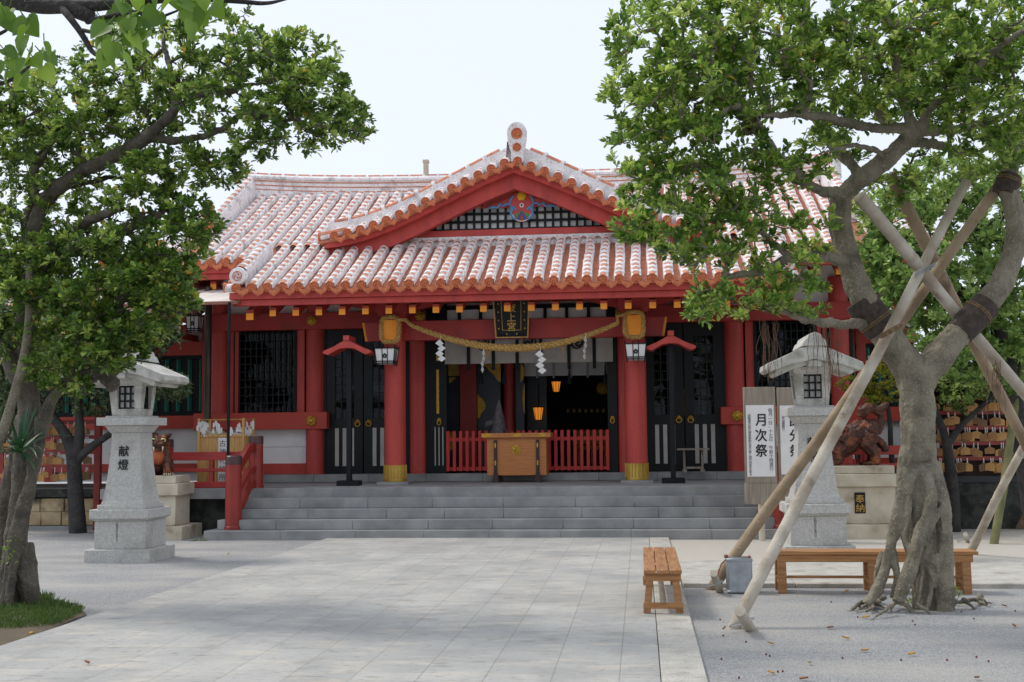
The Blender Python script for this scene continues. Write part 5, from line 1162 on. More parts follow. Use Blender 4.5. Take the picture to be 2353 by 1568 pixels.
LM_yl = leafmat('clipped_leaf', srgb(90,104,24), srgb(140,146,36), srgb(186,176,50), srgb(200,130,40))
LM_big = leafmat('broad_leaf', srgb(66,100,32), srgb(98,134,46), srgb(146,176,76), srgb(150,180,80), .42)
def leaves_mesh(P, D, NN, Ln, Wd, val, fold=.18):
    """P base, D direction, NN normal (n,3); obovate leaf of 8 verts / 6 faces"""
    n = len(P); S = np.cross(D, NN); S /= np.linalg.norm(S, axis=1)[:, None]+1e-9; NN = np.cross(S, D)
    T = np.array([(0,0,0), (-.33,.34,1), (.33,.34,1), (-.5,.68,1), (.5,.68,1), (0,1,.15), (0,.34,0), (0,.7,0)])
    L, Wd_ = Ln[:, None, None], Wd[:, None, None]
    V = P[:, None, :] + S[:, None, :]*T[None, :, 0:1]*Wd_ + D[:, None, :]*T[None, :, 1:2]*L + NN[:, None, :]*(T[None, :, 2:3]*fold*Wd_ - .10*L*T[None, :, 1:2]**2)
    Fq = np.array([(0,6,1,1), (0,2,6,6), (6,7,3,1), (6,2,4,7), (7,5,3,3), (7,4,5,5)])
    return V.reshape(-1, 3), n
_LF = [(0,6,1), (0,2,6), (6,7,3,1), (6,2,4,7), (7,5,3), (7,4,5)]
def crown_object(name, V, n, val, twig, mats, parent):
    """leaf faces (material 0) + twig tubes (material 1) as one crown mesh"""
    L = wloc(parent); nt_v = len(twig.v)
    co = np.concatenate([V-L, (np.array(twig.v)-L) if nt_v else np.zeros((0,3))])
    lv = np.concatenate([np.array(f) for f in _LF]); lt = np.array([len(f) for f in _LF])
    loops = (np.arange(n)[:, None]*8 + lv[None]).reshape(-1); tot = np.tile(lt, n)
    tl = np.array([n*8+i for f in twig.f for i in f], dtype=np.int64); tt = np.array([len(f) for f in twig.f], dtype=np.int64)
    loops = np.concatenate([loops, tl]).astype(np.int32); tot = np.concatenate([tot, tt]).astype(np.int32)
    me = bpy.data.meshes.new(name); me.vertices.add(len(co)); me.vertices.foreach_set('co', co.ravel())
    me.loops.add(len(loops)); me.loops.foreach_set('vertex_index', loops); me.polygons.add(len(tot))
    st = np.concatenate([[0], np.cumsum(tot)[:-1]]).astype(np.int32); me.polygons.foreach_set('loop_start', st); me.polygons.foreach_set('loop_total', tot)
    for m in mats: me.materials.append(m)
    me.polygons.foreach_set('material_index', np.concatenate([np.zeros(n*6, np.int32), np.ones(len(tt), np.int32)]))
    me.polygons.foreach_set('use_smooth', np.ones(len(tot), bool))
    a = me.attributes.new('leaf', 'FLOAT', 'POINT'); a.data.foreach_set('value', np.concatenate([np.repeat(val, 8), np.zeros(nt_v)]).astype(np.float32))
    me.update(); me.validate(); return link(name, me, parent)
def resample(pts, rad, step):
    P, R_ = [V3(pts[0])], [rad[0]]
    for i in range(len(pts)-1):
        a, b_ = V3(pts[i]), V3(pts[i+1]); m = max(1, int(np.linalg.norm(b_-a)/step))
        for k in range(1, m+1): P.append(a+(b_-a)*k/m); R_.append(rad[i]+(rad[i+1]-rad[i])*k/m)
    return P, R_
def smooth_line(pts, rad, it=2):
    P = [V3(p) for p in pts]; R_ = list(rad)
    for _ in range(it):
        Q, S = [P[0]], [R_[0]]
        for i in range(len(P)-1):
            Q += [P[i]*.75+P[i+1]*.25, P[i]*.25+P[i+1]*.75]; S += [R_[i]*.75+R_[i+1]*.25, R_[i]*.25+R_[i+1]*.75]
        P, R_ = Q+[P[-1]], S+[R_[-1]]
    return P, R_
def in_blob(rng, c, r, n, shell=.45):
    v = rng.normal(size=(n, 3)); v /= np.linalg.norm(v, axis=1)[:, None]; q = rng.random(n)**(1/3.); q = shell+(1-shell)*q; q = np.where(rng.random(n) < .09, q*1.22, q)
    return V3(c)+v*q[:, None]*V3(r)
def grow(limbs, tips, rng, step=.13, jit=.02, r0=.0032, sag=.0):
    """limbs: list of (points, radii) already smoothed. Connect each tip to the nearest node of the growing tree."""
    nodes, rad0 = [], []
    for P, R_ in limbs:
        q, s = resample(P, R_, step); k = max(0, int(len(q)*.25)); nodes += q[k:]; rad0 += s[k:]
    X = np.zeros((len(nodes)+len(tips)*14, 3)); X[:len(nodes)] = np.array(nodes); n = len(nodes); par = [-1]*n; is_l = [True]*n
    d = np.array([np.min(np.linalg.norm(X[:n]-t, axis=1)) for t in tips]); order = np.argsort(d); runs = []
    for ti in order:
        t = tips[ti]; dd = np.linalg.norm(X[:n]-t, axis=1); j = int(np.argmin(dd)); L = dd[j]
        m = int(min(12, max(2, round(L/step)))); a = X[j].copy(); prev = j; run = [j]
        bow = rng.normal(size=3)*L*.06 + np.array([0, 0, L*.10])
        for k in range(1, m+1):
            f = k/m; p = a+(t-a)*f+bow*math.sin(math.pi*f)+(rng.normal(size=3)*jit if k < m else 0)
            if n >= len(X): break
            X[n] = p; par.append(prev); prev = n; run.append(n); n += 1
        runs.append(run)
    cnt = np.zeros(n)
    for run in runs: cnt[run[-1]] += 1
    for i in range(n-1, -1, -1):
        if par[i] >= 0: cnt[par[i]] += cnt[i]
    rad = r0*np.maximum(cnt, 1)**.48
    return X[:n], runs, rad
def make_tree(root, limbs, blobs, leaf, seed, mats, voxel=.016, extra=None, leafper=11, lsize=(.075, .105), wr=.46, up=.25, trunk_name='trunk', bark_m=None, maxr=.05, droop=0.0, trunk_smooth=2):
    rng = np.random.default_rng(seed)
    L2 = [smooth_line(p, r) for p, r in limbs]
    if voxel:
        mb = MB()
        for P, R_ in L2: mb.tube(P, R_, 12)
        if extra:
            for P, R_ in [smooth_line(p, r) for p, r in extra]: mb.tube(P, R_, 10)
        m = rough(remesh(mb, voxel, trunk_smooth), (.022, 7, 3), (.012, 24, 9), (.006, 55, 30))
    else:
        m = MB()
        for P, R_ in L2: m.tube(P, R_, 9)
    B(trunk_name, m, bark_m, root, smooth=80)
    tips = np.concatenate([in_blob(rng, c, r, n) for c, r, n in blobs])
    X, runs, rad = grow(L2, tips, rng)
    tw = MB()
    for run in runs:
        rr = [min(maxr, max(.0035, rad[i])) for i in run]; rr[0] = rr[min(1, len(rr)-1)]; rr[-1] = .003
        tw.tube([X[i] for i in run], rr, 5 if max(rr) < .012 else 7, cap=False)
    P, D, NN, Ln, Wd, val = [], [], [], [], [], []
    for run in runs:
        end = X[run[-1]]; k = run[max(-4, -len(run))]; d = nrm(end-X[k] + np.array([0, 0, up*.3])); tone = rng.normal()*.2
        n = int(rng.integers(max(4, leafper-4), leafper+5)); a0 = rng.random()*6.28
        u = nrm(np.cross(d, (0,0,1) if abs(d[2]) < .9 else (1,0,0))); w = np.cross(d, u)
        for i in range(n):
            f = rng.random()**1.15; base = end - (end-X[run[max(-4, -len(run))]])*f*.95
            az = a0+i*2.4; el = math.radians(rng.uniform(20, 78)); dr = d*math.cos(el)+(u*math.cos(az)+w*math.sin(az))*math.sin(el)
            dr = nrm(dr+np.array([0, 0, up*rng.uniform(.2, 1)-droop*rng.random()])); nn = nrm(np.array([0,0,1.])+rng.normal(size=3)*.45)
            L = rng.uniform(*lsize)*(1 if rng.random() > .25 else rng.uniform(.5, .8)); P.append(base+dr*.012); D.append(dr); NN.append(nn); Ln.append(L); Wd.append(L*wr*rng.uniform(.85, 1.15))
            v = np.clip(.42+tone+rng.normal()*.2, 0, .96) if rng.random() > .006 else .99; val.append(v)
    V, n = leaves_mesh(np.array(P), np.array(D), np.array(NN), np.array(Ln), np.array(Wd), None)
    crown_object('crown', V, n, np.array(val), tw, mats, root); return root
def bl(px, py, Y, rx, ry, rd, n):
    """crown blob from its place in the picture: centre, half sizes in picture px, half depth in m"""
    c = at(px, py, Y); s = Y/FPX; return (c, (rx*s, rd, ry*s), n)
def ln(pts, rad): return ([at(x, y, Y) for x, y, Y in pts], rad)
# ---------------------------------------------------------------- right: propped fig
T1 = thing('fig_tree', 'propped fig tree with forked trunk and tangled roots beside the long bench', 'tree', (2.6, 11.95, 0))
YB = 11.9
def q6(x, y, Y=YB): return ((1960+x*.3827)/1.088, (1000+y*.3827)/1.088, Y)
limbs = [
 ln([(2112,1060,YB),(2110,980,YB),(2108,910,YB),(2095,850,YB),(2045,785,YB),(1995,715,YB-.05),(1955,620,YB-.1),(1928,520,YB-.15),(1932,450,YB-.15)], [.165,.158,.16,.155,.14,.128,.115,.105,.10]),
 ln([(1932,450,YB-.15),(1975,415,YB-.2),(2040,365,YB-.25),(2085,325,YB-.3),(2112,298,YB-.3)], [0.092,0.092,0.088,0.084,0.076]),
 ln([(2100,900,YB),(2145,830,YB),(2205,765,YB+.05),(2262,705,YB+.1),(2310,640,YB+.15),(2340,550,YB+.2),(2332,470,YB+.2),(2312,425,YB+.2),(2330,330,YB+.3),(2360,230,YB+.3)], [.15,.14,.125,.115,.108,.10,.095,.09,.07,.045]),
 ln([(2112,298,YB-.3),(2050,297,YB-.4),(1975,290,YB-.5),(1895,268,YB-.7),(1820,264,YB-.9),(1755,266,YB-1.1)], [0.068,0.048,0.044,0.040,0.034,0.024]),
 ln([(2105,300,YB-.3),(2085,265,YB-.4),(2068,215,YB-.6),(2060,150,YB-.9),(2075,60,YB-1.2)], [0.060,0.044,0.040,0.036,0.028]),
 ln([(2112,298,YB-.3),(2165,300,YB-.2),(2235,291,YB-.2),(2300,270,YB-.1),(2350,230,YB)], [0.064,0.048,0.040,0.036,0.028]),
 ln([(2112,295,YB-.3),(2140,250,YB-.5),(2200,190,YB-.8),(2280,120,YB-1.1),(2370,60,YB-1.4)], [0.056,0.036,0.032,0.028,0.024]),
 ln([(1940,440,YB-.15),(1895,445,YB-.3),(1855,425,YB-.5),(1832,395,YB-.7),(1790,360,YB-.9),(1755,310,YB-1.1),(1740,275,YB-1.3)], [0.068,0.048,0.042,0.036,0.032,0.029,0.024]),
 ln([(1950,602,YB-.1),(1905,590,YB-.3),(1860,585,YB-.5),(1815,592,YB-.7),(1770,615,YB-.9),(1720,632,YB-1.1),(1660,640,YB-1.2)], [0.072,0.052,0.046,0.040,0.036,0.032,0.024]),
 ln([(1815,592,YB-.7),(1785,568,YB-.8),(1750,530,YB-.9),(1700,500,YB-1.1)], [0.036,0.029,0.024,0.018]),
 ln([(1995,745,YB-.05),(1945,745,YB-.25),(1890,742,YB-.45),(1845,735,YB-.6),(1795,712,YB-.8),(1740,690,YB-1.0)], [0.064,0.046,0.040,0.034,0.028,0.020]),
 ln([(2050,297,YB-.4),(2010,250,YB-.2),(1990,190,YB),(1975,110,YB+.1)], [0.048,0.034,0.029,0.022]),
 ln([(2085,325,YB-.3),(2150,330,YB+.4),(2230,360,YB+.9),(2290,330,YB+1.3)], [0.056,0.040,0.036,0.024]),
 ln([(1985,415,YB-.2),(1930,350,YB+.2),(1880,300,YB+.5),(1862,230,YB+.6),(1850,150,YB+.7)], [.06,.05,.045,.04,.025]),
 ln([(2040,365,YB-.25),(2010,340,YB-.6),(1950,335,YB-.8),(1880,352,YB-1.0)], [.035,.025,.02,.012]),
]
strands = [ # aerial roots fused down the trunk, then spreading
 ln([q6(880,250),q6(870,500),q6(890,800),q6(920,1100),q6(930,1390)], [.15,.145,.13,.125,.125]),
 ln([q6(830,330,YB-.05),q6(795,520,YB-.08),q6(760,700,YB-.1),q6(725,850,YB-.1),q6(695,1000,YB-.12),q6(650,1150,YB-.15),q6(590,1270,YB-.2),q6(540,1340,YB-.25)], [.10,.075,.06,.055,.05,.055,.055,.035]),
 ln([q6(890,440,YB-.1),q6(955,590,YB-.14),q6(945,720,YB-.18),q6(900,870,YB-.2),q6(840,1040,YB-.22),q6(790,1190,YB-.24),q6(750,1320,YB-.28)], [.07,.06,.06,.062,.065,.065,.06]),
 ln([q6(960,420,YB-.02),q6(1020,600,YB-.05),q6(1050,800,YB-.06),q6(1050,1000,YB-.08),q6(1048,1200,YB-.1),q6(1055,1400,YB-.1)], [.09,.075,.075,.085,.09,.10]),
 ln([q6(1045,680,YB-.12),q6(990,760,YB-.16),q6(950,850,YB-.17),q6(920,960,YB-.18)], [.035,.034,.03,.02]),
 ln([q6(870,440,YB-.1),q6(820,560,YB-.13),q6(800,740,YB-.14),q6(785,880,YB-.14),q6(810,980,YB-.15),q6(840,1060,YB-.2)], [.05,.045,.04,.035,.03,.02]),
 ln([q6(700,950,YB-.1),q6(735,1060,YB-.15),q6(745,1180,YB-.16),q6(700,1290,YB-.2)], [.045,.03,.025,.02]),
 ln([q6(660,1000,YB+.1),q6(630,1100,YB+.1),q6(615,1200,YB+.08)], [.05,.05,.035]),
 ln([q6(880,1090,YB-.16),q6(900,1180,YB-.2),q6(870,1330,YB-.24)], [.025,.022,.018]),
 ln([q6(940,1100,YB-.16),q6(965,1200,YB-.2),q6(940,1380,YB-.24)], [.025,.02,.02]),
 ln([q6(990,1010,YB-.1),q6(1000,1090,YB-.14),q6(970,1230,YB-.16)], [.06,.055,.03]),
]
rr = random.Random(17)
base = [(560,1290), (600,1280), (650,1290), (690,1300), (740,1310), (790,1320), (840,1330)]
def groot(x0, y0, x1, y1, r): 
    a = atz((1960+x0*.3827)/1.088, (1000+y0*.3827)/1.088, .05); b_ = atz((1960+x1*.3827)/1.088, (1000+y1*.3827)/1.088, .0); m_ = (a+b_)/2+V3((rr.uniform(-.05,.05), rr.uniform(-.05,.05), .025))
    strands.append(([a+V3((0,.0,.04)), m_, b_+V3((0,0,-.01))], [r, r*.8, r*.4]))
for c in ((620,1300,400,1390,.026), (600,1290,440,1405,.02), (660,1310,520,1390,.022), (570,1300,570,1410,.016), (600,1330,680,1370,.022), (690,1370,560,1440,.02), (720,1330,860,1395,.022), (640,1340,480,1370,.018), (760,1330,690,1400,.02), (800,1330,900,1400,.02), (860,1360,960,1400,.022), (540,1330,410,1360,.014), (1120,1340,1260,1365,.018), (1180,1340,1330,1310,.022), (1220,1330,1390,1335,.016), (1290,1300,1330,1350,.03)): groot(*c)
blobs = [bl(1500,110,10.9,110,150,.9,103), bl(1610,70,10.8,130,110,.9,118), bl(1750,60,10.8,150,110,.9,118), bl(1480,240,11,110,80,.8,73), bl(1600,210,10.8,140,90,.9,118), bl(1740,200,10.9,130,80,.8,94),
 bl(1900,50,11.2,140,110,1.1,108), bl(2060,50,11.4,150,120,1.1,118), bl(2220,60,11.3,150,120,1.1,118), bl(2380,80,11.3,140,150,1.1,100), bl(1870,170,11.5,110,70,.9,58), bl(2020,190,11.8,110,80,1.0,63), bl(2190,190,11.8,130,80,1.0,79), bl(2330,230,11.6,110,110,1.0,79),
 bl(1470,350,11,80,60,.6,40), bl(1570,340,10.8,110,70,.7,73), bl(1670,330,10.9,90,60,.7,47), bl(1490,430,10.9,80,60,.6,40), bl(1590,440,10.8,110,60,.7,69), bl(1690,430,11,90,60,.7,49), bl(1560,530,10.8,100,60,.6,61), bl(1450,520,10.8,55,40,.5,23), bl(1670,540,10.9,100,50,.6,49), bl(1770,500,11,70,60,.6,28), bl(1620,600,10.8,80,30,.5,23), bl(1800,620,11,90,50,.6,39), bl(1700,690,10.8,100,40,.5,47), bl(1610,705,10.7,45,40,.4,20), bl(1830,690,11,90,40,.5,39), bl(1880,540,11.6,60,60,.5,17), bl(1870,360,11.4,80,50,.6,23), bl(1800,400,11,70,40,.5,20), bl(2170,400,12.2,110,60,.6,35), bl(2280,360,12.2,90,60,.6,35), bl(2010,480,12.1,60,70,.4,15), bl(2330,330,11.8,70,80,.6,28), bl(1730,130,11.2,200,120,1.2,79), bl(1890,330,11.9,60,30,.4,17), bl(1850,400,11.3,50,30,.4,19), bl(1960,330,12.2,60,40,.4,17), bl(2040,440,12.3,60,40,.4,19), bl(1900,250,12,80,40,.6,28), bl(2040,250,12.3,90,40,.6,28), bl(1960,110,10.8,120,80,.6,60), bl(2130,150,10.8,120,80,.6,60), bl(2290,150,10.9,110,90,.6,60), bl(2250,270,11,110,40,.5,34), bl(2060,230,11,80,40,.5,24), bl(2340,330,11.2,50,60,.5,26), bl(2100,120,11.5,220,110,1.2,79)]
make_tree(T1, limbs, blobs, None, 21, [LM, bark], voxel=.013, extra=strands, leafper=19, lsize=(.056,.092), wr=.47, bark_m=bark, trunk_smooth=1)
# burlap wraps and rope on the forks
for pts, lab in ((((1975,690,YB-.03),(2028,760,YB-.02)), 'dark burlap wrap with rope on the left fork of the fig tree'), (((2205,765,YB+.05),(2268,698,YB+.1)), 'dark burlap wrap with rope on the right fork of the fig tree'), (((2306,445,YB+.2),(2322,405,YB+.22)), 'dark burlap wrap where the highest prop meets the upper right limb')):
    a, b_ = [at(*p) for p in pts]; g = MB(); d = nrm(b_-a); t = thing('burlap_wrap', lab, 'wrap', a, 'burlap wraps on the fig limbs'); r = (.156 if pts[0][0] < 2100 else .136) if pts[0][0] < 2300 else .112
    g.tube([a, a+(b_-a)*.3, a+(b_-a)*.7, b_], [r*.97, r*1.03, r*1.04, r*1.0], 20); B('wrap', g, strap_m, t)
    g = MB(); m_ = a+(b_-a)*.66; x = nrm(np.cross(d, (0,1,0))); y = np.cross(d, x)
    for k in range(2): g.tube([m_+d*.02*k+(x*math.cos(u)+y*math.sin(u))*(r*1.05) for u in np.linspace(0, 2*math.pi, 25)], .008, 6)
    B('binding', g, lash_m, t)
# ---------------------------------------------------------------- support poles
def pole(a, b_, r, m, lab):
    d = nrm(b_-a); L = np.linalg.norm(b_-a); g = MB(); n = 14; rr = random.Random(lab); pts = []; x = nrm(np.cross(d, (0,1,0))); 
    for i in range(n+1): pts.append(a+(b_-a)*i/n + x*math.sin(i*.7+len(lab))*.006)
    g.tube(pts, [r*(1.03-.14*i/n)*(1+rr.uniform(-.02,.02)) for i in range(n+1)], 14)
    for k in range(9):
        f = rr.random(); t = rr.uniform(0, 6.28); y = np.cross(d, x); g.ell(a+(b_-a)*f+(x*math.cos(t)+y*math.sin(t))*r*.9, (.016,.016,.016), 6, 4)
    return solo('support_pole', g, m, lab, 'pole', a, 'wooden poles propping the fig tree', smooth=50)
pA0 = atz(1672, 1468, -.08); pB0 = atz(1622, 1372, -.08)
pole(pA0, at(2222, 418, 12.05), .053, pole_pale, 'pale support pole in front, rising from the short stake nearest the viewer')
pole(pB0, at(2318, 395, 12.15), .058, pole_brown, 'brown support pole running from behind the metal can to the high wrap')
pole(at(1975, 452, 11.30), at(2420, 985, 12.9), .060, pole_pale, 'pale support pole sloping down rightwards past the wrapped right fork')
pole(at(2045, 400, 12.3), at(2400, 1110, 13.4), .060, pole_brown, 'brown support pole sloping down behind the other crossed poles')
pole(atz(2222, 1282, -.05), at(2400, 930, 15.6), .056, pole_pale, 'cracked pale pole rising off to the right from the roped peg')
pole(atz(2284, 1258, -.05), at(2350, 830, 19.0), .06, pm('mossy_pole', srgb(128,124,84), .85, srgb(96,98,66), 4, .4, 30), 'mossy greenish pole standing in front of the crowded plaque rack')
pole(atz(2338, 1222, -.05), at(2440, 1040, 20.3), .07, pole_brown, 'brown pole foot at the far right edge by the dark wall')
def stake(a, b_, r, lab, wire=True):
    t = thing('stake', lab, 'stake', a, 'short stakes at the pole feet'); g = MB(); g.tube([a, (a+b_)/2, b_], [r, r*.97, r*.95], 12); B('peg', g, pole_pale, t)
    g = MB(); m_ = a+(b_-a)*.55; g.tube([m_+V3((.10*math.cos(u)-.04, .09*math.sin(u), .035*math.cos(u))) for u in np.linspace(0, 2*math.pi, 21)], .006, 5); B('wire', g, metal_g, t)
stake(atz(1733,1462,-.08), at(1700,1404,10.15), .048, 'short stake wired to the pale front pole')
stake(atz(1658,1372,-.06), at(1640,1318,12.75), .04, 'short stake wired to the brown pole beside the metal can')
stake(atz(2226,1252,-.06), at(2218,1228,18.6), .035, 'short peg roped to the cracked pole at the right')
for (x, y, Y), lab in (((2130,622,11.55), 'wire tie where the crossed poles meet in mid air'), ((2052,762,11.25), 'rope lashing of the pale pole against the left fork')):
    c = at(x, y, Y); g = MB()
    for k in range(3): g.tube([c+V3((.095*math.cos(u), .12*math.sin(u)+.05, .05*math.cos(u)+.014*k)) for u in np.linspace(0, 2*math.pi, 25)], .004 if 'wire' in lab else .010, 6)
    solo('lashing', g, metal_g if 'wire' in lab else lash_m, lab, 'lashing', c)
# ---------------------------------------------------------------- left: leaning fig
T2 = thing('fig_tree', 'leaning old fig tree with gnarled trunk rising from the grass patch', 'tree', (-6.2, 11.8, 0))
Y2 = 11.75
limbs = [
 ln([(30,1400,Y2),(38,1250,Y2),(48,1120,Y2),(60,1020,Y2),(72,930,Y2),(60,850,Y2),(55,760,Y2),(70,660,Y2),(78,590,Y2)], [0.152,0.122,0.099,0.099,0.106,0.099,0.091,0.099,0.099]),
 ln([(10,1400,Y2+.2),(5,1250,Y2+.2),(22,1120,Y2+.15),(40,1030,Y2+.05),(62,950,Y2)], [0.114,0.099,0.091,0.084,0.076]),
 ln([(75,960,Y2),(55,900,Y2-.05),(25,840,Y2-.1),(0,780,Y2-.1),(-40,700,Y2)], [0.084,0.076,0.076,0.068,0.061]),
 ln([(95,1000,Y2-.05),(110,930,Y2-.1),(140,890,Y2-.15),(200,860,Y2-.2),(240,850,Y2-.25),(275,850,Y2-.3)], [0.068,0.065,0.057,0.057,0.065,0.038]),
 ln([(240,850,Y2-.25),(230,800,Y2-.3),(195,770,Y2-.4),(160,720,Y2-.5)], [0.061,0.046,0.038,0.027]),
 ln([(240,850,Y2-.25),(270,800,Y2-.3),(300,740,Y2-.4)], [0.053,0.034,0.023]),
 ln([(78,590,Y2),(82,510,Y2-.05),(110,450,Y2-.1),(176,400,Y2-.2),(255,365,Y2-.35),(326,325,Y2-.5),(375,285,Y2-.6),(405,250,Y2-.7)], [0.091,0.084,0.080,0.076,0.072,0.065,0.057,0.049]),
 ln([(405,250,Y2-.7),(394,205,Y2-.7),(396,160,Y2-.7),(380,120,Y2-.6),(370,60,Y2-.5)], [0.038,0.034,0.030,0.027,0.023]),
 ln([(405,250,Y2-.7),(450,222,Y2-.8),(525,202,Y2-.9),(610,190,Y2-1.0)], [0.038,0.030,0.024,0.019]),
 ln([(340,318,Y2-.5),(385,325,Y2-.5),(431,322,Y2-.6),(480,310,Y2-.7),(525,288,Y2-.8),(555,259,Y2-.9)], [0.046,0.042,0.038,0.034,0.032,0.027]),
 ln([(555,262,Y2-.9),(610,265,Y2-1),(660,272,Y2-1.1),(720,290,Y2-1.2)], [0.027,0.023,0.019,0.014]),
 ln([(78,590,Y2),(130,560,Y2-.1),(180,525,Y2-.2),(225,497,Y2-.3),(280,480,Y2-.5)], [0.076,0.057,0.053,0.046,0.034]),
 ln([(85,620,Y2),(140,590,Y2-.2),(200,560,Y2-.3),(262,533,Y2-.5),(320,512,Y2-.6),(362,498,Y2-.7)], [0.068,0.053,0.053,0.053,0.049,0.038]),
 ln([(80,460,Y2-.05),(150,430,Y2+.1),(240,410,Y2+.2),(330,400,Y2+.2)], [0.038,0.030,0.027,0.019]),
 ln([(90,700,Y2),(140,690,Y2-.2),(200,700,Y2-.4),(270,715,Y2-.6)], [0.061,0.046,0.038,0.027]),
 ln([(78,600,Y2),(62,560,Y2+.1),(58,500,Y2+.2),(90,440,Y2+.4),(60,340,Y2+.5)], [0.068,0.057,0.046,0.038,0.027]),
 ln([(40,640,Y2),(-20,560,Y2-.1),(-60,440,Y2)], [0.061,0.046,0.038]),
 ln([(60,420,Y2+.1),(110,350,Y2-.2),(135,300,Y2-.3)], [0.034,0.027,0.019]),
]
strands = [
 ln([(95,960,Y2-.1),(88,1040,Y2-.14),(70,1110,Y2-.16),(45,1180,Y2-.18),(28,1260,Y2-.2),(20,1330,Y2-.2),(8,1400,Y2-.2)], [.06,.055,.055,.06,.06,.055,.06]),
 ln([(58,1010,Y2-.12),(70,1060,Y2-.16),(72,1120,Y2-.17),(55,1200,Y2-.2),(36,1280,Y2-.22),(30,1340,Y2-.24),(18,1392,Y2-.3)], [.04,.045,.045,.045,.04,.04,.035]),
 ln([(55,1250,Y2-.05),(62,1330,Y2-.05),(72,1390,Y2-.05),(78,1410,Y2-.06)], [.10,.11,.10,.07]),
 ln([(20,1290,Y2-.15),(32,1350,Y2-.25),(20,1410,Y2-.35)], [.03,.03,.022]),
 ln([(60,1010,Y2-.1),(78,1060,Y2-.1),(66,1110,Y2-.12)], [.03,.03,.03]),
]
for k in range(14):
    a = rr.uniform(0, 6.28); c = at(215+rr.uniform(-50,55), 865+rr.uniform(-25,25), Y2-.25); strands.append(([c, c+V3((rr.uniform(-.15,.15), rr.uniform(-.1,.1), rr.uniform(-.12,.12)))], [rr.uniform(.05,.09), .03]))
blobs = [bl(40,240,11.7,90,90,.8,60), bl(150,220,11.6,100,80,.8,80), bl(270,190,11.5,110,80,.8,90), bl(400,140,11.3,110,100,.8,105), bl(520,110,11.2,100,80,.8,85), bl(600,170,11.0,90,70,.7,75), bl(700,140,10.8,90,55,.6,70), bl(730,220,10.7,90,60,.6,85), bl(800,280,10.6,55,55,.5,42), bl(640,270,10.8,90,55,.6,65), bl(520,260,11,90,60,.7,50), bl(400,240,11.3,90,60,.8,45), bl(690,320,10.7,70,22,.5,24), bl(590,345,10.8,50,30,.4,20), bl(510,385,11,60,35,.5,30), bl(430,390,11.1,80,50,.5,55), bl(340,410,11.2,80,50,.6,55), bl(240,330,11.6,110,60,.9,60), bl(110,330,11.8,110,70,1,75), bl(20,420,11.8,80,100,1,70), bl(170,450,11.7,90,50,.8,45), bl(330,470,11.1,90,40,.6,45), bl(450,510,10.9,60,45,.5,52), bl(400,560,11,80,45,.6,60), bl(300,580,11.2,90,50,.7,70), bl(180,600,11.5,90,60,.8,55), bl(60,560,11.9,80,80,1,60), bl(420,640,10.9,45,30,.4,26), bl(350,660,11,80,45,.6,65), bl(240,680,11.3,90,50,.7,65), bl(130,690,11.6,70,50,.7,40), bl(330,740,11.1,70,40,.5,42), bl(240,760,11.2,70,40,.6,42), bl(30,700,11.9,60,80,.9,45), bl(280,810,11.1,50,35,.4,26), bl(130,790,11.5,60,40,.5,26), bl(100,500,12.2,150,140,.6,90), bl(20,330,12,60,60,.6,40), bl(160,640,11.9,150,90,.8,150), bl(330,640,11.3,90,60,.5,80), bl(380,690,11.1,60,40,.4,40), bl(120,740,11.9,120,70,.8,90), bl(300,770,11.3,70,50,.5,50), bl(220,550,11.7,120,50,.6,60), bl(40,800,11.9,60,60,.7,50), bl(255,825,11.2,55,32,.4,46), bl(160,890,11.4,50,30,.35,24), bl(200,810,11.3,70,40,.5,60), bl(300,785,11.1,50,35,.4,40), bl(410,690,11.0,45,25,.4,36), bl(120,850,11.6,70,40,.5,46), bl(100,660,11.4,90,60,.6,70), bl(200,700,11.2,90,50,.5,60), bl(30,620,11.6,70,60,.6,60), bl(60,250,11.6,90,60,.7,50), bl(300,260,11.4,110,60,.7,60), bl(180,330,11.5,110,50,.7,60)]
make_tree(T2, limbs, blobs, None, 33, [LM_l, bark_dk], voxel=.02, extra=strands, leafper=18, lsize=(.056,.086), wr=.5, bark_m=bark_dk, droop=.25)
# pale slender stem leaning in front of the left fig
g = MB(); P, R_ = smooth_line([at(x, y, 11.2) for x, y in ((-25,1060),(10,985),(35,900),(55,830),(68,740),(66,640),(72,560))], [.05,.048,.045,.045,.04,.035,.03]); g.tube(P, R_, 10)
solo('leaning_stem', g, bark, 'pale slender stem leaning in front of the left fig trunk', 'stem', P[0], smooth=60)
# rosette plant on the left trunk
def rosette(c, n, L, lab, cat, m, seed):
    rng = random.Random(seed); t = thing('rosette_plant', lab, cat, c); g = MB(); c = V3(c)
    for i in range(n):
        a = rng.uniform(0, 6.28); el = rng.uniform(-.1, 1.35); l = L*rng.uniform(.7, 1.1); d = V3((math.cos(a)*math.cos(el), math.sin(a)*math.cos(el), math.sin(el))); s = nrm(np.cross(d, (0,0,1))); G = []
        for k in range(6): f = k/5; p = c+d*l*f+V3((0,0,-1))*l*.45*f**2.2*math.cos(el); w = .026*(1-f)**.6*min(1, .5+3*f); G.append([p-s*w, p+V3((0,0,-.006)), p+s*w])
        g.grid(G)
    B('blades', g, m, t, smooth=60); return t
blade = pm('blade_leaf', srgb(44,84,56), .45, srgb(66,110,64), 6)
rosette(at(45, 1040, 11.35), 34, .62, 'dark green spiky rosette plant growing against the left fig trunk', 'plant', blade, 3)
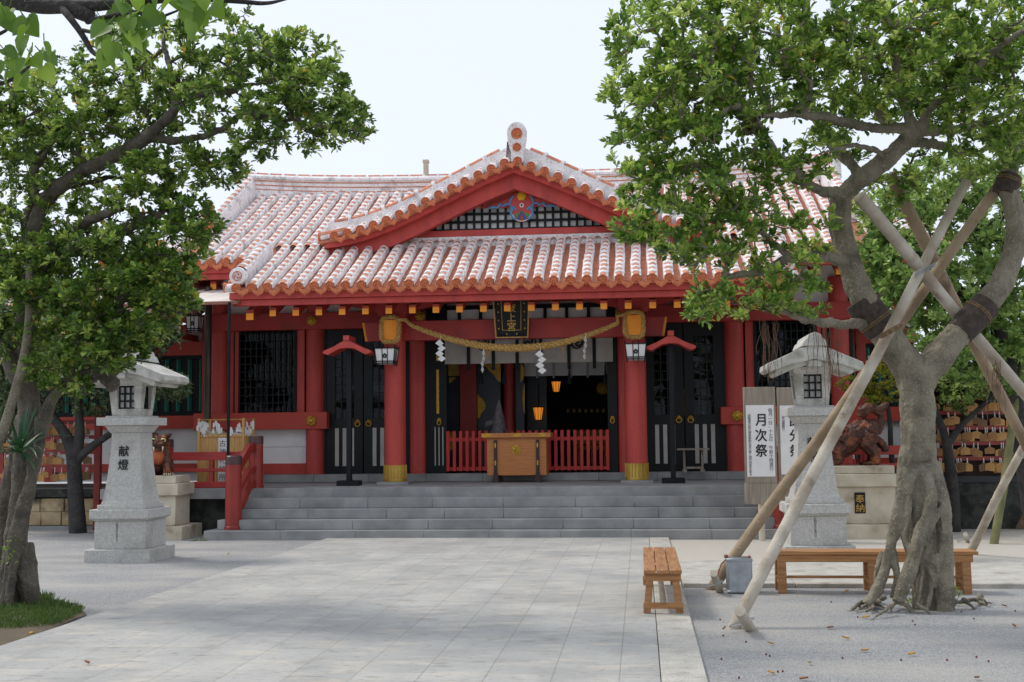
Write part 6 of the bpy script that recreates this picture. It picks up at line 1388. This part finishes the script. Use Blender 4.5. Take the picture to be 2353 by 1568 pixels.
# ---------------------------------------------------------------- overhanging broad-leaved branch, top left
T3 = thing('broad_leaved_tree', 'dark bough with large bright heart shaped leaves reaching in overhead', 'tree', at(-60, -10, 6.5))
Yb = 6.6
limbs = [ln([(-80,-20,Yb),(40,5,Yb),(90,16,Yb),(150,16,Yb),(215,14,Yb),(290,8,Yb),(420,-6,Yb),(560,4,Yb),(610,10,Yb),(660,-2,Yb)], [.055,.05,.045,.04,.035,.026,.02,.014,.012,.006]),
 ln([(140,16,Yb),(160,40,Yb-.1),(190,80,Yb-.1),(215,128,Yb-.15),(240,125,Yb-.2)], [.025,.02,.018,.014,.008]), ln([(150,14,Yb),(190,30,Yb),(210,40,Yb)], [.045,.05,.04]), ln([(200,50,Yb),(260,36,Yb-.1),(310,24,Yb-.2),(355,46,Yb-.2),(420,20,Yb-.2)], [.018,.014,.012,.010,.005]), ln([(190,70,Yb-.1),(240,80,Yb-.2),(270,72,Yb-.3)], [.012,.010,.005]), ln([(-40,90,Yb-.3),(10,75,Yb-.3),(30,55,Yb-.3)], [.014,.01,.005]), ln([(-40,200,Yb-.4),(20,190,Yb-.4),(60,160,Yb-.4),(90,130,Yb-.4)], [.014,.011,.008,.004])]
mb = MB()
for p, r_ in limbs: P, R_ = smooth_line(p, r_); mb.tube(P, R_, 9)
B('bough', mb, bark_bg, T3, smooth=60)
rng = np.random.default_rng(5); g = MB(); hv = []
heart = [(0,0), (.22,-.10), (.46,.02), (.52,.28), (.36,.62), (.10,.92), (0,1.02), (-.10,.92), (-.36,.62), (-.52,.28), (-.46,.02), (-.22,-.10)]
for x, y, Y, n, s in ((25,45,Yb-.3,5,38),(60,60,Yb-.3,4,28),(20,130,Yb-.4,6,40),(60,140,Yb-.4,6,36),(90,110,Yb-.4,3,24),(235,60,Yb-.1,5,30),(260,85,Yb-.2,6,30),(300,60,Yb-.2,6,36),(320,75,Yb-.2,3,20),(290,20,Yb-.2,6,40),(440,15,Yb-.2,8,40),(470,-10,Yb-.2,6,30),(420,-5,Yb-.2,5,30),(245,125,Yb-.2,3,20),(350,10,Yb-.1,3,26),(240,100,Yb-.2,4,24)):
    for k in range(n):
        c = at(x+rng.normal()*s*.6, y+rng.normal()*s*.6, Y+rng.normal()*.12); L = rng.uniform(.09, .135); nn = nrm(np.array([rng.normal()*.4, -.55+rng.normal()*.4, .6])); d = nrm(np.array([rng.normal()*.6, rng.normal()*.4, -.8])); s_ = nrm(np.cross(d, nn)); nn = np.cross(s_, d)
        b0 = len(g.v); g.add([c+s_*a*L+d*b_*L+nn*(abs(a)*.25-.1*b_*b_)*L for a, b_ in heart]+[c+d*.4*L-nn*.03*L], [(i, (i+1) % 12, 12) for i in range(12)]); hv += [float(np.clip(.45+rng.normal()*.2, 0, .95))]*13
        g.tube([c, c-d*L*.5+nn*.02], .003, 4, cap=False); hv += [.3]*8
o = B('leaves', g, LM_big, T3, smooth=60); a = o.data.attributes.new('leaf', 'FLOAT', 'POINT'); a.data.foreach_set('value', np.array(hv, np.float32))
# the unseen rest of that tree, its crown set overhead to shade the foreground
g = MB(); P, R_ = smooth_line([(-5.2,2.6,-.1),(-5.1,2.7,1.6),(-4.9,2.9,3.0),(-4.5,3.4,4.2),(-3.9,4.4,4.75),tuple(limbs[0][0][0])], [.26,.20,.18,.14,.09,.058]); g.tube(P, R_, 12)
P, R_ = smooth_line([(-4.9,2.9,3.0),(-4.2,2.4,4.6),(-2.4,2.2,6.2),(0,2.2,7.0)], [.16,.13,.1,.06]); g.tube(P, R_, 10)
B('trunk', g, bark_bg, T3, smooth=60)
n = 1700; rng = np.random.default_rng(77); P = in_blob(rng, (-2.2, 2.6, 7.6), (6.2, 4.6, 2.0), n, .1); D = rng.normal(size=(n,3)); D[:,2] -= .8; D /= np.linalg.norm(D, axis=1)[:,None]; NN = np.array([0,0,1.])+rng.normal(size=(n,3))*.5
ok = (P[:,2]-1.65)/np.maximum(P[:,1], .1) > .52; P, D, NN = P[ok], D[ok], NN[ok]; n = len(P)
V_, n = leaves_mesh(P, D, NN, rng.uniform(.18,.28,n), rng.uniform(.15,.24,n), None); crown_object('crown', V_, n, rng.uniform(.1,.9,n), MB(), [LM_big, bark_bg], T3)
# ---------------------------------------------------------------- background trees
def bg_tree(lab, base, top_pts, rads, blobs, seed, lm, bk, lsize, leafper=12, group='trees behind the yard', wr=.5, name='shade_tree', cat='tree'):
    t = thing(name, lab, cat, base, group); make_tree(t, [(p, r) for p, r in zip(top_pts, rads)], blobs, None, seed, [lm, bk], voxel=0, leafper=leafper, lsize=lsize, wr=wr, bark_m=bk); return t
c = atz(180, 1225, 0); Yd = c[1]
bg_tree('small dark trunked tree in front of the left plaque rack', c, [[c+V3((0,0,-.05)), at(172,1100,Yd), at(170,1050,Yd), at(158,1010,Yd), at(130,970,Yd), at(105,930,Yd)], [at(172,1050,Yd), at(185,1000,Yd), at(182,950,Yd), at(175,900,Yd)], [at(172,1060,Yd), at(205,1030,Yd), at(250,1000,Yd), at(300,970,Yd)]], [[.16,.13,.13,.11,.08,.06], [.12,.09,.07,.05], [.09,.075,.06,.04]],
 [bl(60,860,Yd,80,70,.9,130), bl(140,830,Yd,80,60,.9,130), bl(215,870,Yd,60,55,.8,110), bl(210,930,Yd,50,30,.6,50), bl(100,920,Yd,50,40,.6,50), bl(30,930,Yd,50,40,.6,50)], 51, LM_gl, bark_bg, (.07,.11))
c = V3((-13.0, 21.4, 0))
bg_tree('dense dark tree at the far left edge behind the leaning fig', c, [[c, c+V3((.1,0,1.4)), c+V3((.3,0,2.8)), c+V3((.5,0,4))], [c+V3((.1,0,1.5)), c+V3((.9,-.2,2.6))]], [[.18,.15,.11,.06], [.09,.05]], [bl(10,780,21.2,90,80,1,170), bl(100,760,21.4,90,70,.9,150), bl(-20,900,21.2,60,70,.8,110), bl(30,660,21.4,100,70,1,110), bl(150,690,21.6,80,50,.8,80), bl(15,960,21,40,50,.5,60)], 58, LM_gl, bark_bg, (.08,.12), leafper=14)
c2 = V3((-8.95, 20.9, 0))
bg_tree('glossy leaved tree behind the left lantern, against the green bars', c2, [[c2+V3((0,0,.3)), at(300,960,20.9), at(320,880,20.9), at(345,820,20.9)]], [[.10,.08,.06,.04]], [bl(370,770,20.9,50,30,.5,90), bl(330,800,20.9,50,40,.6,80), bl(280,810,20.9,50,40,.6,60), bl(392,892,20.6,46,34,.5,95), bl(350,880,20.7,45,45,.5,70), bl(235,830,21,40,40,.6,40)], 52, LM_gl, bark_bg, (.07,.11))
c = atz(2193, 1222, 0); Yd = c[1]
bg_tree('thin dark trunked tree in front of the crowded plaque rack', c, [[c, at(2192,1140,Yd), at(2182,1060,Yd), at(2172,1000,Yd), at(2150,950,Yd), at(2130,880,Yd)], [at(2178,1020,Yd), at(2210,975,Yd), at(2250,940,Yd), at(2300,890,Yd)]], [[.11,.10,.09,.07,.06,.04], [.07,.05,.045,.03]],
 [bl(2140,860,Yd,50,50,.7,55), bl(2200,900,Yd,70,40,.7,60), bl(2290,880,Yd,80,40,.7,70), bl(2340,820,Yd,80,70,.8,80), bl(2200,820,Yd,80,60,.8,80), bl(2270,760,Yd,90,60,.8,80)], 53, LM_bg, bark_bg, (.08,.125))
c = V3((5.9, 19.2, 0))
bg_tree('bushy pale green tree rising behind the crossed poles', c, [[c, at(2330,900,19), at(2280,700,19), at(2250,560,19), at(2260,450,19)], [at(2300,760,19), at(2180,640,18.8), at(2080,560,18.6)]], [[.16,.14,.11,.08,.05], [.09,.06,.04]],
 [bl(2060,500,18.6,75,70,.8,110), bl(2160,440,19,100,80,1,150), bl(2270,480,19,110,110,1,170), bl(2360,560,19,90,120,1,140), bl(2100,620,18.6,100,80,.9,150), bl(2200,650,18.8,110,90,1,160), bl(2310,690,19,100,90,1,140), bl(2050,690,18.5,60,70,.7,75), bl(2110,760,18.6,80,60,.8,85), bl(2030,590,18.5,40,60,.5,50), bl(1985,590,18.5,30,40,.4,22), bl(2150,560,19.4,160,140,.6,120), bl(2230,830,18.7,80,60,.7,90), bl(2340,850,18.7,60,60,.7,90), bl(2300,760,19,80,80,.8,110), bl(2190,760,19.3,80,80,.8,90)], 54, LM_bg, bark_bg, (.09,.14), leafper=13)
c = V3((7.7, 24.2, .7))
bg_tree('dense dark tree filling the gap behind the right plaque rack', c, [[c, c+V3((0,0,1.2)), c+V3((-.2,0,2.2))]], [[.16,.13,.07]], [bl(2190,1000,24.0,70,70,.5,150), bl(2280,990,24.2,80,90,.6,190), bl(2380,990,24.2,80,100,.6,150), bl(2240,900,24.6,110,60,.6,150), bl(2350,880,24.6,80,70,.6,130), bl(2160,930,24.4,60,60,.5,80), bl(2400,860,24.2,110,90,.8,120), bl(2330,760,24.4,110,70,.8,100)], 56, LM_gl, bark_bg, (.12,.17), leafper=14)
c = atz(2050, 1215, 0); c = V3((c[0], 20.9, 0)); 
bg_tree('low clipped shrub with yellowish leaves above the right lion dog', c, [[c, at(2047,1050,20.9), at(2045,940,20.9), at(2020,900,20.9)]], [[.05,.045,.04,.03]], [bl(1960,885,20.8,35,20,.35,40), bl(2010,880,20.8,50,28,.4,70), bl(2045,905,20.8,30,24,.4,30), bl(1995,920,20.7,45,16,.35,45), bl(2030,850,20.9,30,24,.4,28)], 55, LM_yl, bark_bg, (.04,.065), leafper=16, name='clipped_shrub', cat='shrub')
# clusters of thin hanging roots below the right fig
rr = random.Random(9); rootm = pm('root_brown', srgb(112,84,66), .9)
for x0, y0, y1, n in ((1770,740,880,22), (1905,760,930,16), (1880,740,860,8), (2290,830,960,14)):
    g = MB()
    for k in range(n):
        x = x0+rr.gauss(0, 18); a = at(x, y0+rr.uniform(-6, 14), 11.15); L = (y1-y0)*rr.uniform(.35, 1)*11.15/FPX; pts = [a]
        for q in range(5): pts.append(pts[-1]+V3((rr.gauss(0,.012), rr.gauss(0,.012), -L/5)))
        g.tube(pts, .0026, 3, cap=False)
    o = B('aerial_roots', g, rootm, T1); o['kind'] = 'stuff'
# ---------------------------------------------------------------- grass patch, small plants, litter
def turf(name, cx_list, n, seed, lab):
    rng = np.random.default_rng(seed); g = MB(); m0 = pm('soil', srgb(112,98,78), .95, srgb(88,78,62), 3, .6, 30, coord='World'); poly = [atz(*p, .012) for p in cx_list]; mid = sum(poly)/len(poly)
    g.add([*poly, mid+V3((0,0,.05))], [(i, (i+1) % len(poly), len(poly)) for i in range(len(poly))]); tag(B('soil_bank', g, m0, smooth=60), 'bare brown soil bank at the foot of the left fig', None, None, 'structure')
    return poly
sp_ = [(-120,1380),(40,1372),(120,1385),(185,1400),(200,1412),(120,1444),(40,1472),(-20,1490),(-160,1520)]
turf('soil', sp_, 0, 1, '')
gm = leafmat('grass_blade', srgb(50,76,32), srgb(74,102,42), srgb(118,132,66), srgb(150,134,82), .25, .6)
rng = np.random.default_rng(12); P, D, NN, Ln, Wd, val = [], [], [], [], [], []
while len(P) < 15000:
    x, y = rng.uniform(-140, 190), rng.uniform(1372, 1475); lim = 1456-(x+20)*.13 if x > -20 else 1458
    e = (lim-y)/30
    if y > lim or (x > 120 and y < 1384+(x-120)*.25) or (x > 130 and y > 1440-(x-130)*.55) or rng.random() > .5+e or (math.sin(x*.11+math.sin(y*.3)*2)*math.sin(y*.23+x*.05) > .45 and rng.random() < .75): continue
    p = atz(x, y, .02); P.append(p); d = nrm(np.array([rng.normal()*.35, rng.normal()*.35, 1.0])); D.append(d); NN.append(nrm(rng.normal(size=3))); L = rng.uniform(.03, .08)*(1 if rng.random() > .1 else 1.4); Ln.append(L); Wd.append(.007); val.append(np.clip(.4+rng.normal()*.2, 0, 1))
Vv, n = leaves_mesh(np.array(P), np.array(D), np.array(NN), np.array(Ln), np.array(Wd), None); gr = crown_object('grass', Vv, n, np.array(val), MB(), [gm, gm], None)
tag(gr, 'short green grass round the foot of the left fig', 'grass', None, 'stuff')
def sprig(c, n, L, lab, seed, lm=LM_big, spread=.10, h=.12):
    rng = np.random.default_rng(seed); t = thing('weed', lab, 'weed', c, 'small weeds by walls and trunks'); P, D, NN, Ln, Wd, val = [], [], [], [], [], []
    for i in range(n):
        p = V3(c)+np.array([rng.normal()*spread, rng.normal()*spread*.6, abs(rng.normal())*h]); d = nrm(np.array([rng.normal(), rng.normal()-.3, rng.uniform(.1, 1)])); P.append(p); D.append(d); NN.append(nrm(np.array([0,-.3,1])+rng.normal(size=3)*.4)); l = L*rng.uniform(.6, 1.2); Ln.append(l); Wd.append(l*.55); val.append(rng.uniform(.2, .8))
    V_, n_ = leaves_mesh(np.array(P), np.array(D), np.array(NN), np.array(Ln), np.array(Wd), None); tw = MB()
    for i in range(0, n, 3): tw.tube([V3(c), P[i]], .002, 3, cap=False)
    crown_object('sprig', V_, n_, np.array(val), tw, [lm, bark_bg], t)
sprig(atz(2098,1392,.0)+V3((0,-.12,.02)), 40, .04, 'small green weed among the roots of the propped fig', 61, spread=.05, h=.05)
sprig(atz(2195,1392,.0)+V3((0,0,.0)), 26, .05, 'thin weed right of the propped fig trunk', 62, spread=.03, h=.10)
sprig(at(20,1300,11.4), 26, .05, 'bright sprig sprouting from the left fig trunk', 63, spread=.04, h=.14)
sprig(atz(8,1130,0)+V3((0,0,.9)), 90, .09, 'light green bush behind the left fig trunk', 64, spread=.3, h=.4)
sprig(atz(70,1214,0), 24, .08, 'tiny green weed at the foot of the block wall', 65, spread=.10, h=.06)
sprig(atz(455,1243,0), 40, .03, 'mossy green weed beside the lowest step', 66, spread=.10, h=.02)
# fallen leaves
lit_y = pm('fallen_yellow_leaf', srgb(206,160,70), .7, srgb(176,120,50), 20); lit_b = pm('fallen_brown_leaf', srgb(160,104,60), .8, srgb(120,76,46), 20); berry = pm('red_berry', srgb(120,36,34), .5)
spots = [q for q in [(1765,1348),(2022,1357),(1946,1361),(1908,1444),(1943,1468),(1772,1481),(1987,1497),(1860,1526),(1990,1420),(2180,1400),(2330,1440),(2308,1394),(1847,1562),(135,1376),(140,1385),(116,1386),(375,1372),(525,1274),(72,1457),(330,1378),(200,1525),(104,1552),(640,1543),(560,1450),(2095,1505),(2245,1560),(2120,1335),(1772,1548)] if q not in ((135,1376),(375,1372),(330,1378),(640,1543),(104,1552),(560,1450))]
rr = random.Random(2)
for i, (x, y) in enumerate(spots):
    on = y > 1243 and atz(x, y)[0] < PR and atz(x, y)[0] > PL; p = atz(x, y, .046 if on else .01); g = MB(); a = rr.uniform(0, 6.28); d = V3((math.cos(a), math.sin(a), 0)); s = V3((-d[1], d[0], 0)); L, w = rr.uniform(.045,.07), rr.uniform(.014,.022)
    g.grid([[p+d*L*f-s*w*k+V3((0,0,.012*abs(f-.4)+.012)), p+d*L*f+V3((0,0,.012*abs(f-.4))), p+d*L*f+s*w*k+V3((0,0,.012*abs(f-.4)+.010))] for f, k in ((-.5,.05), (-.2,.8), (.15,1), (.4,.55), (.5,.03))])
    where = 'on the paved path' if on else ('on the gravel under the propped fig' if x > 1000 else 'on the gravel by the left fig')
    yb = rr.random() < .65
    solo('fallen_leaf', g, lit_y if yb else lit_b, ('yellow' if yb else 'brown')+' fallen leaf lying '+where, 'leaf', p, 'fallen %s leaves %s' % ('yellow' if yb else 'brown', where), smooth=60)
for i in range(24):
    x, y = rr.uniform(1640, 2340), rr.uniform(1375, 1566)
    if atz(x, y)[0] < PR+.05: continue
    p = atz(x, y, .008); g = MB(); g.ell(p, (.008,.008,.008), 8, 5); solo('fallen_berry', g, berry, 'dark red fig berry fallen on the gravel under the propped fig', 'berry', p, 'fallen berries on the gravel')
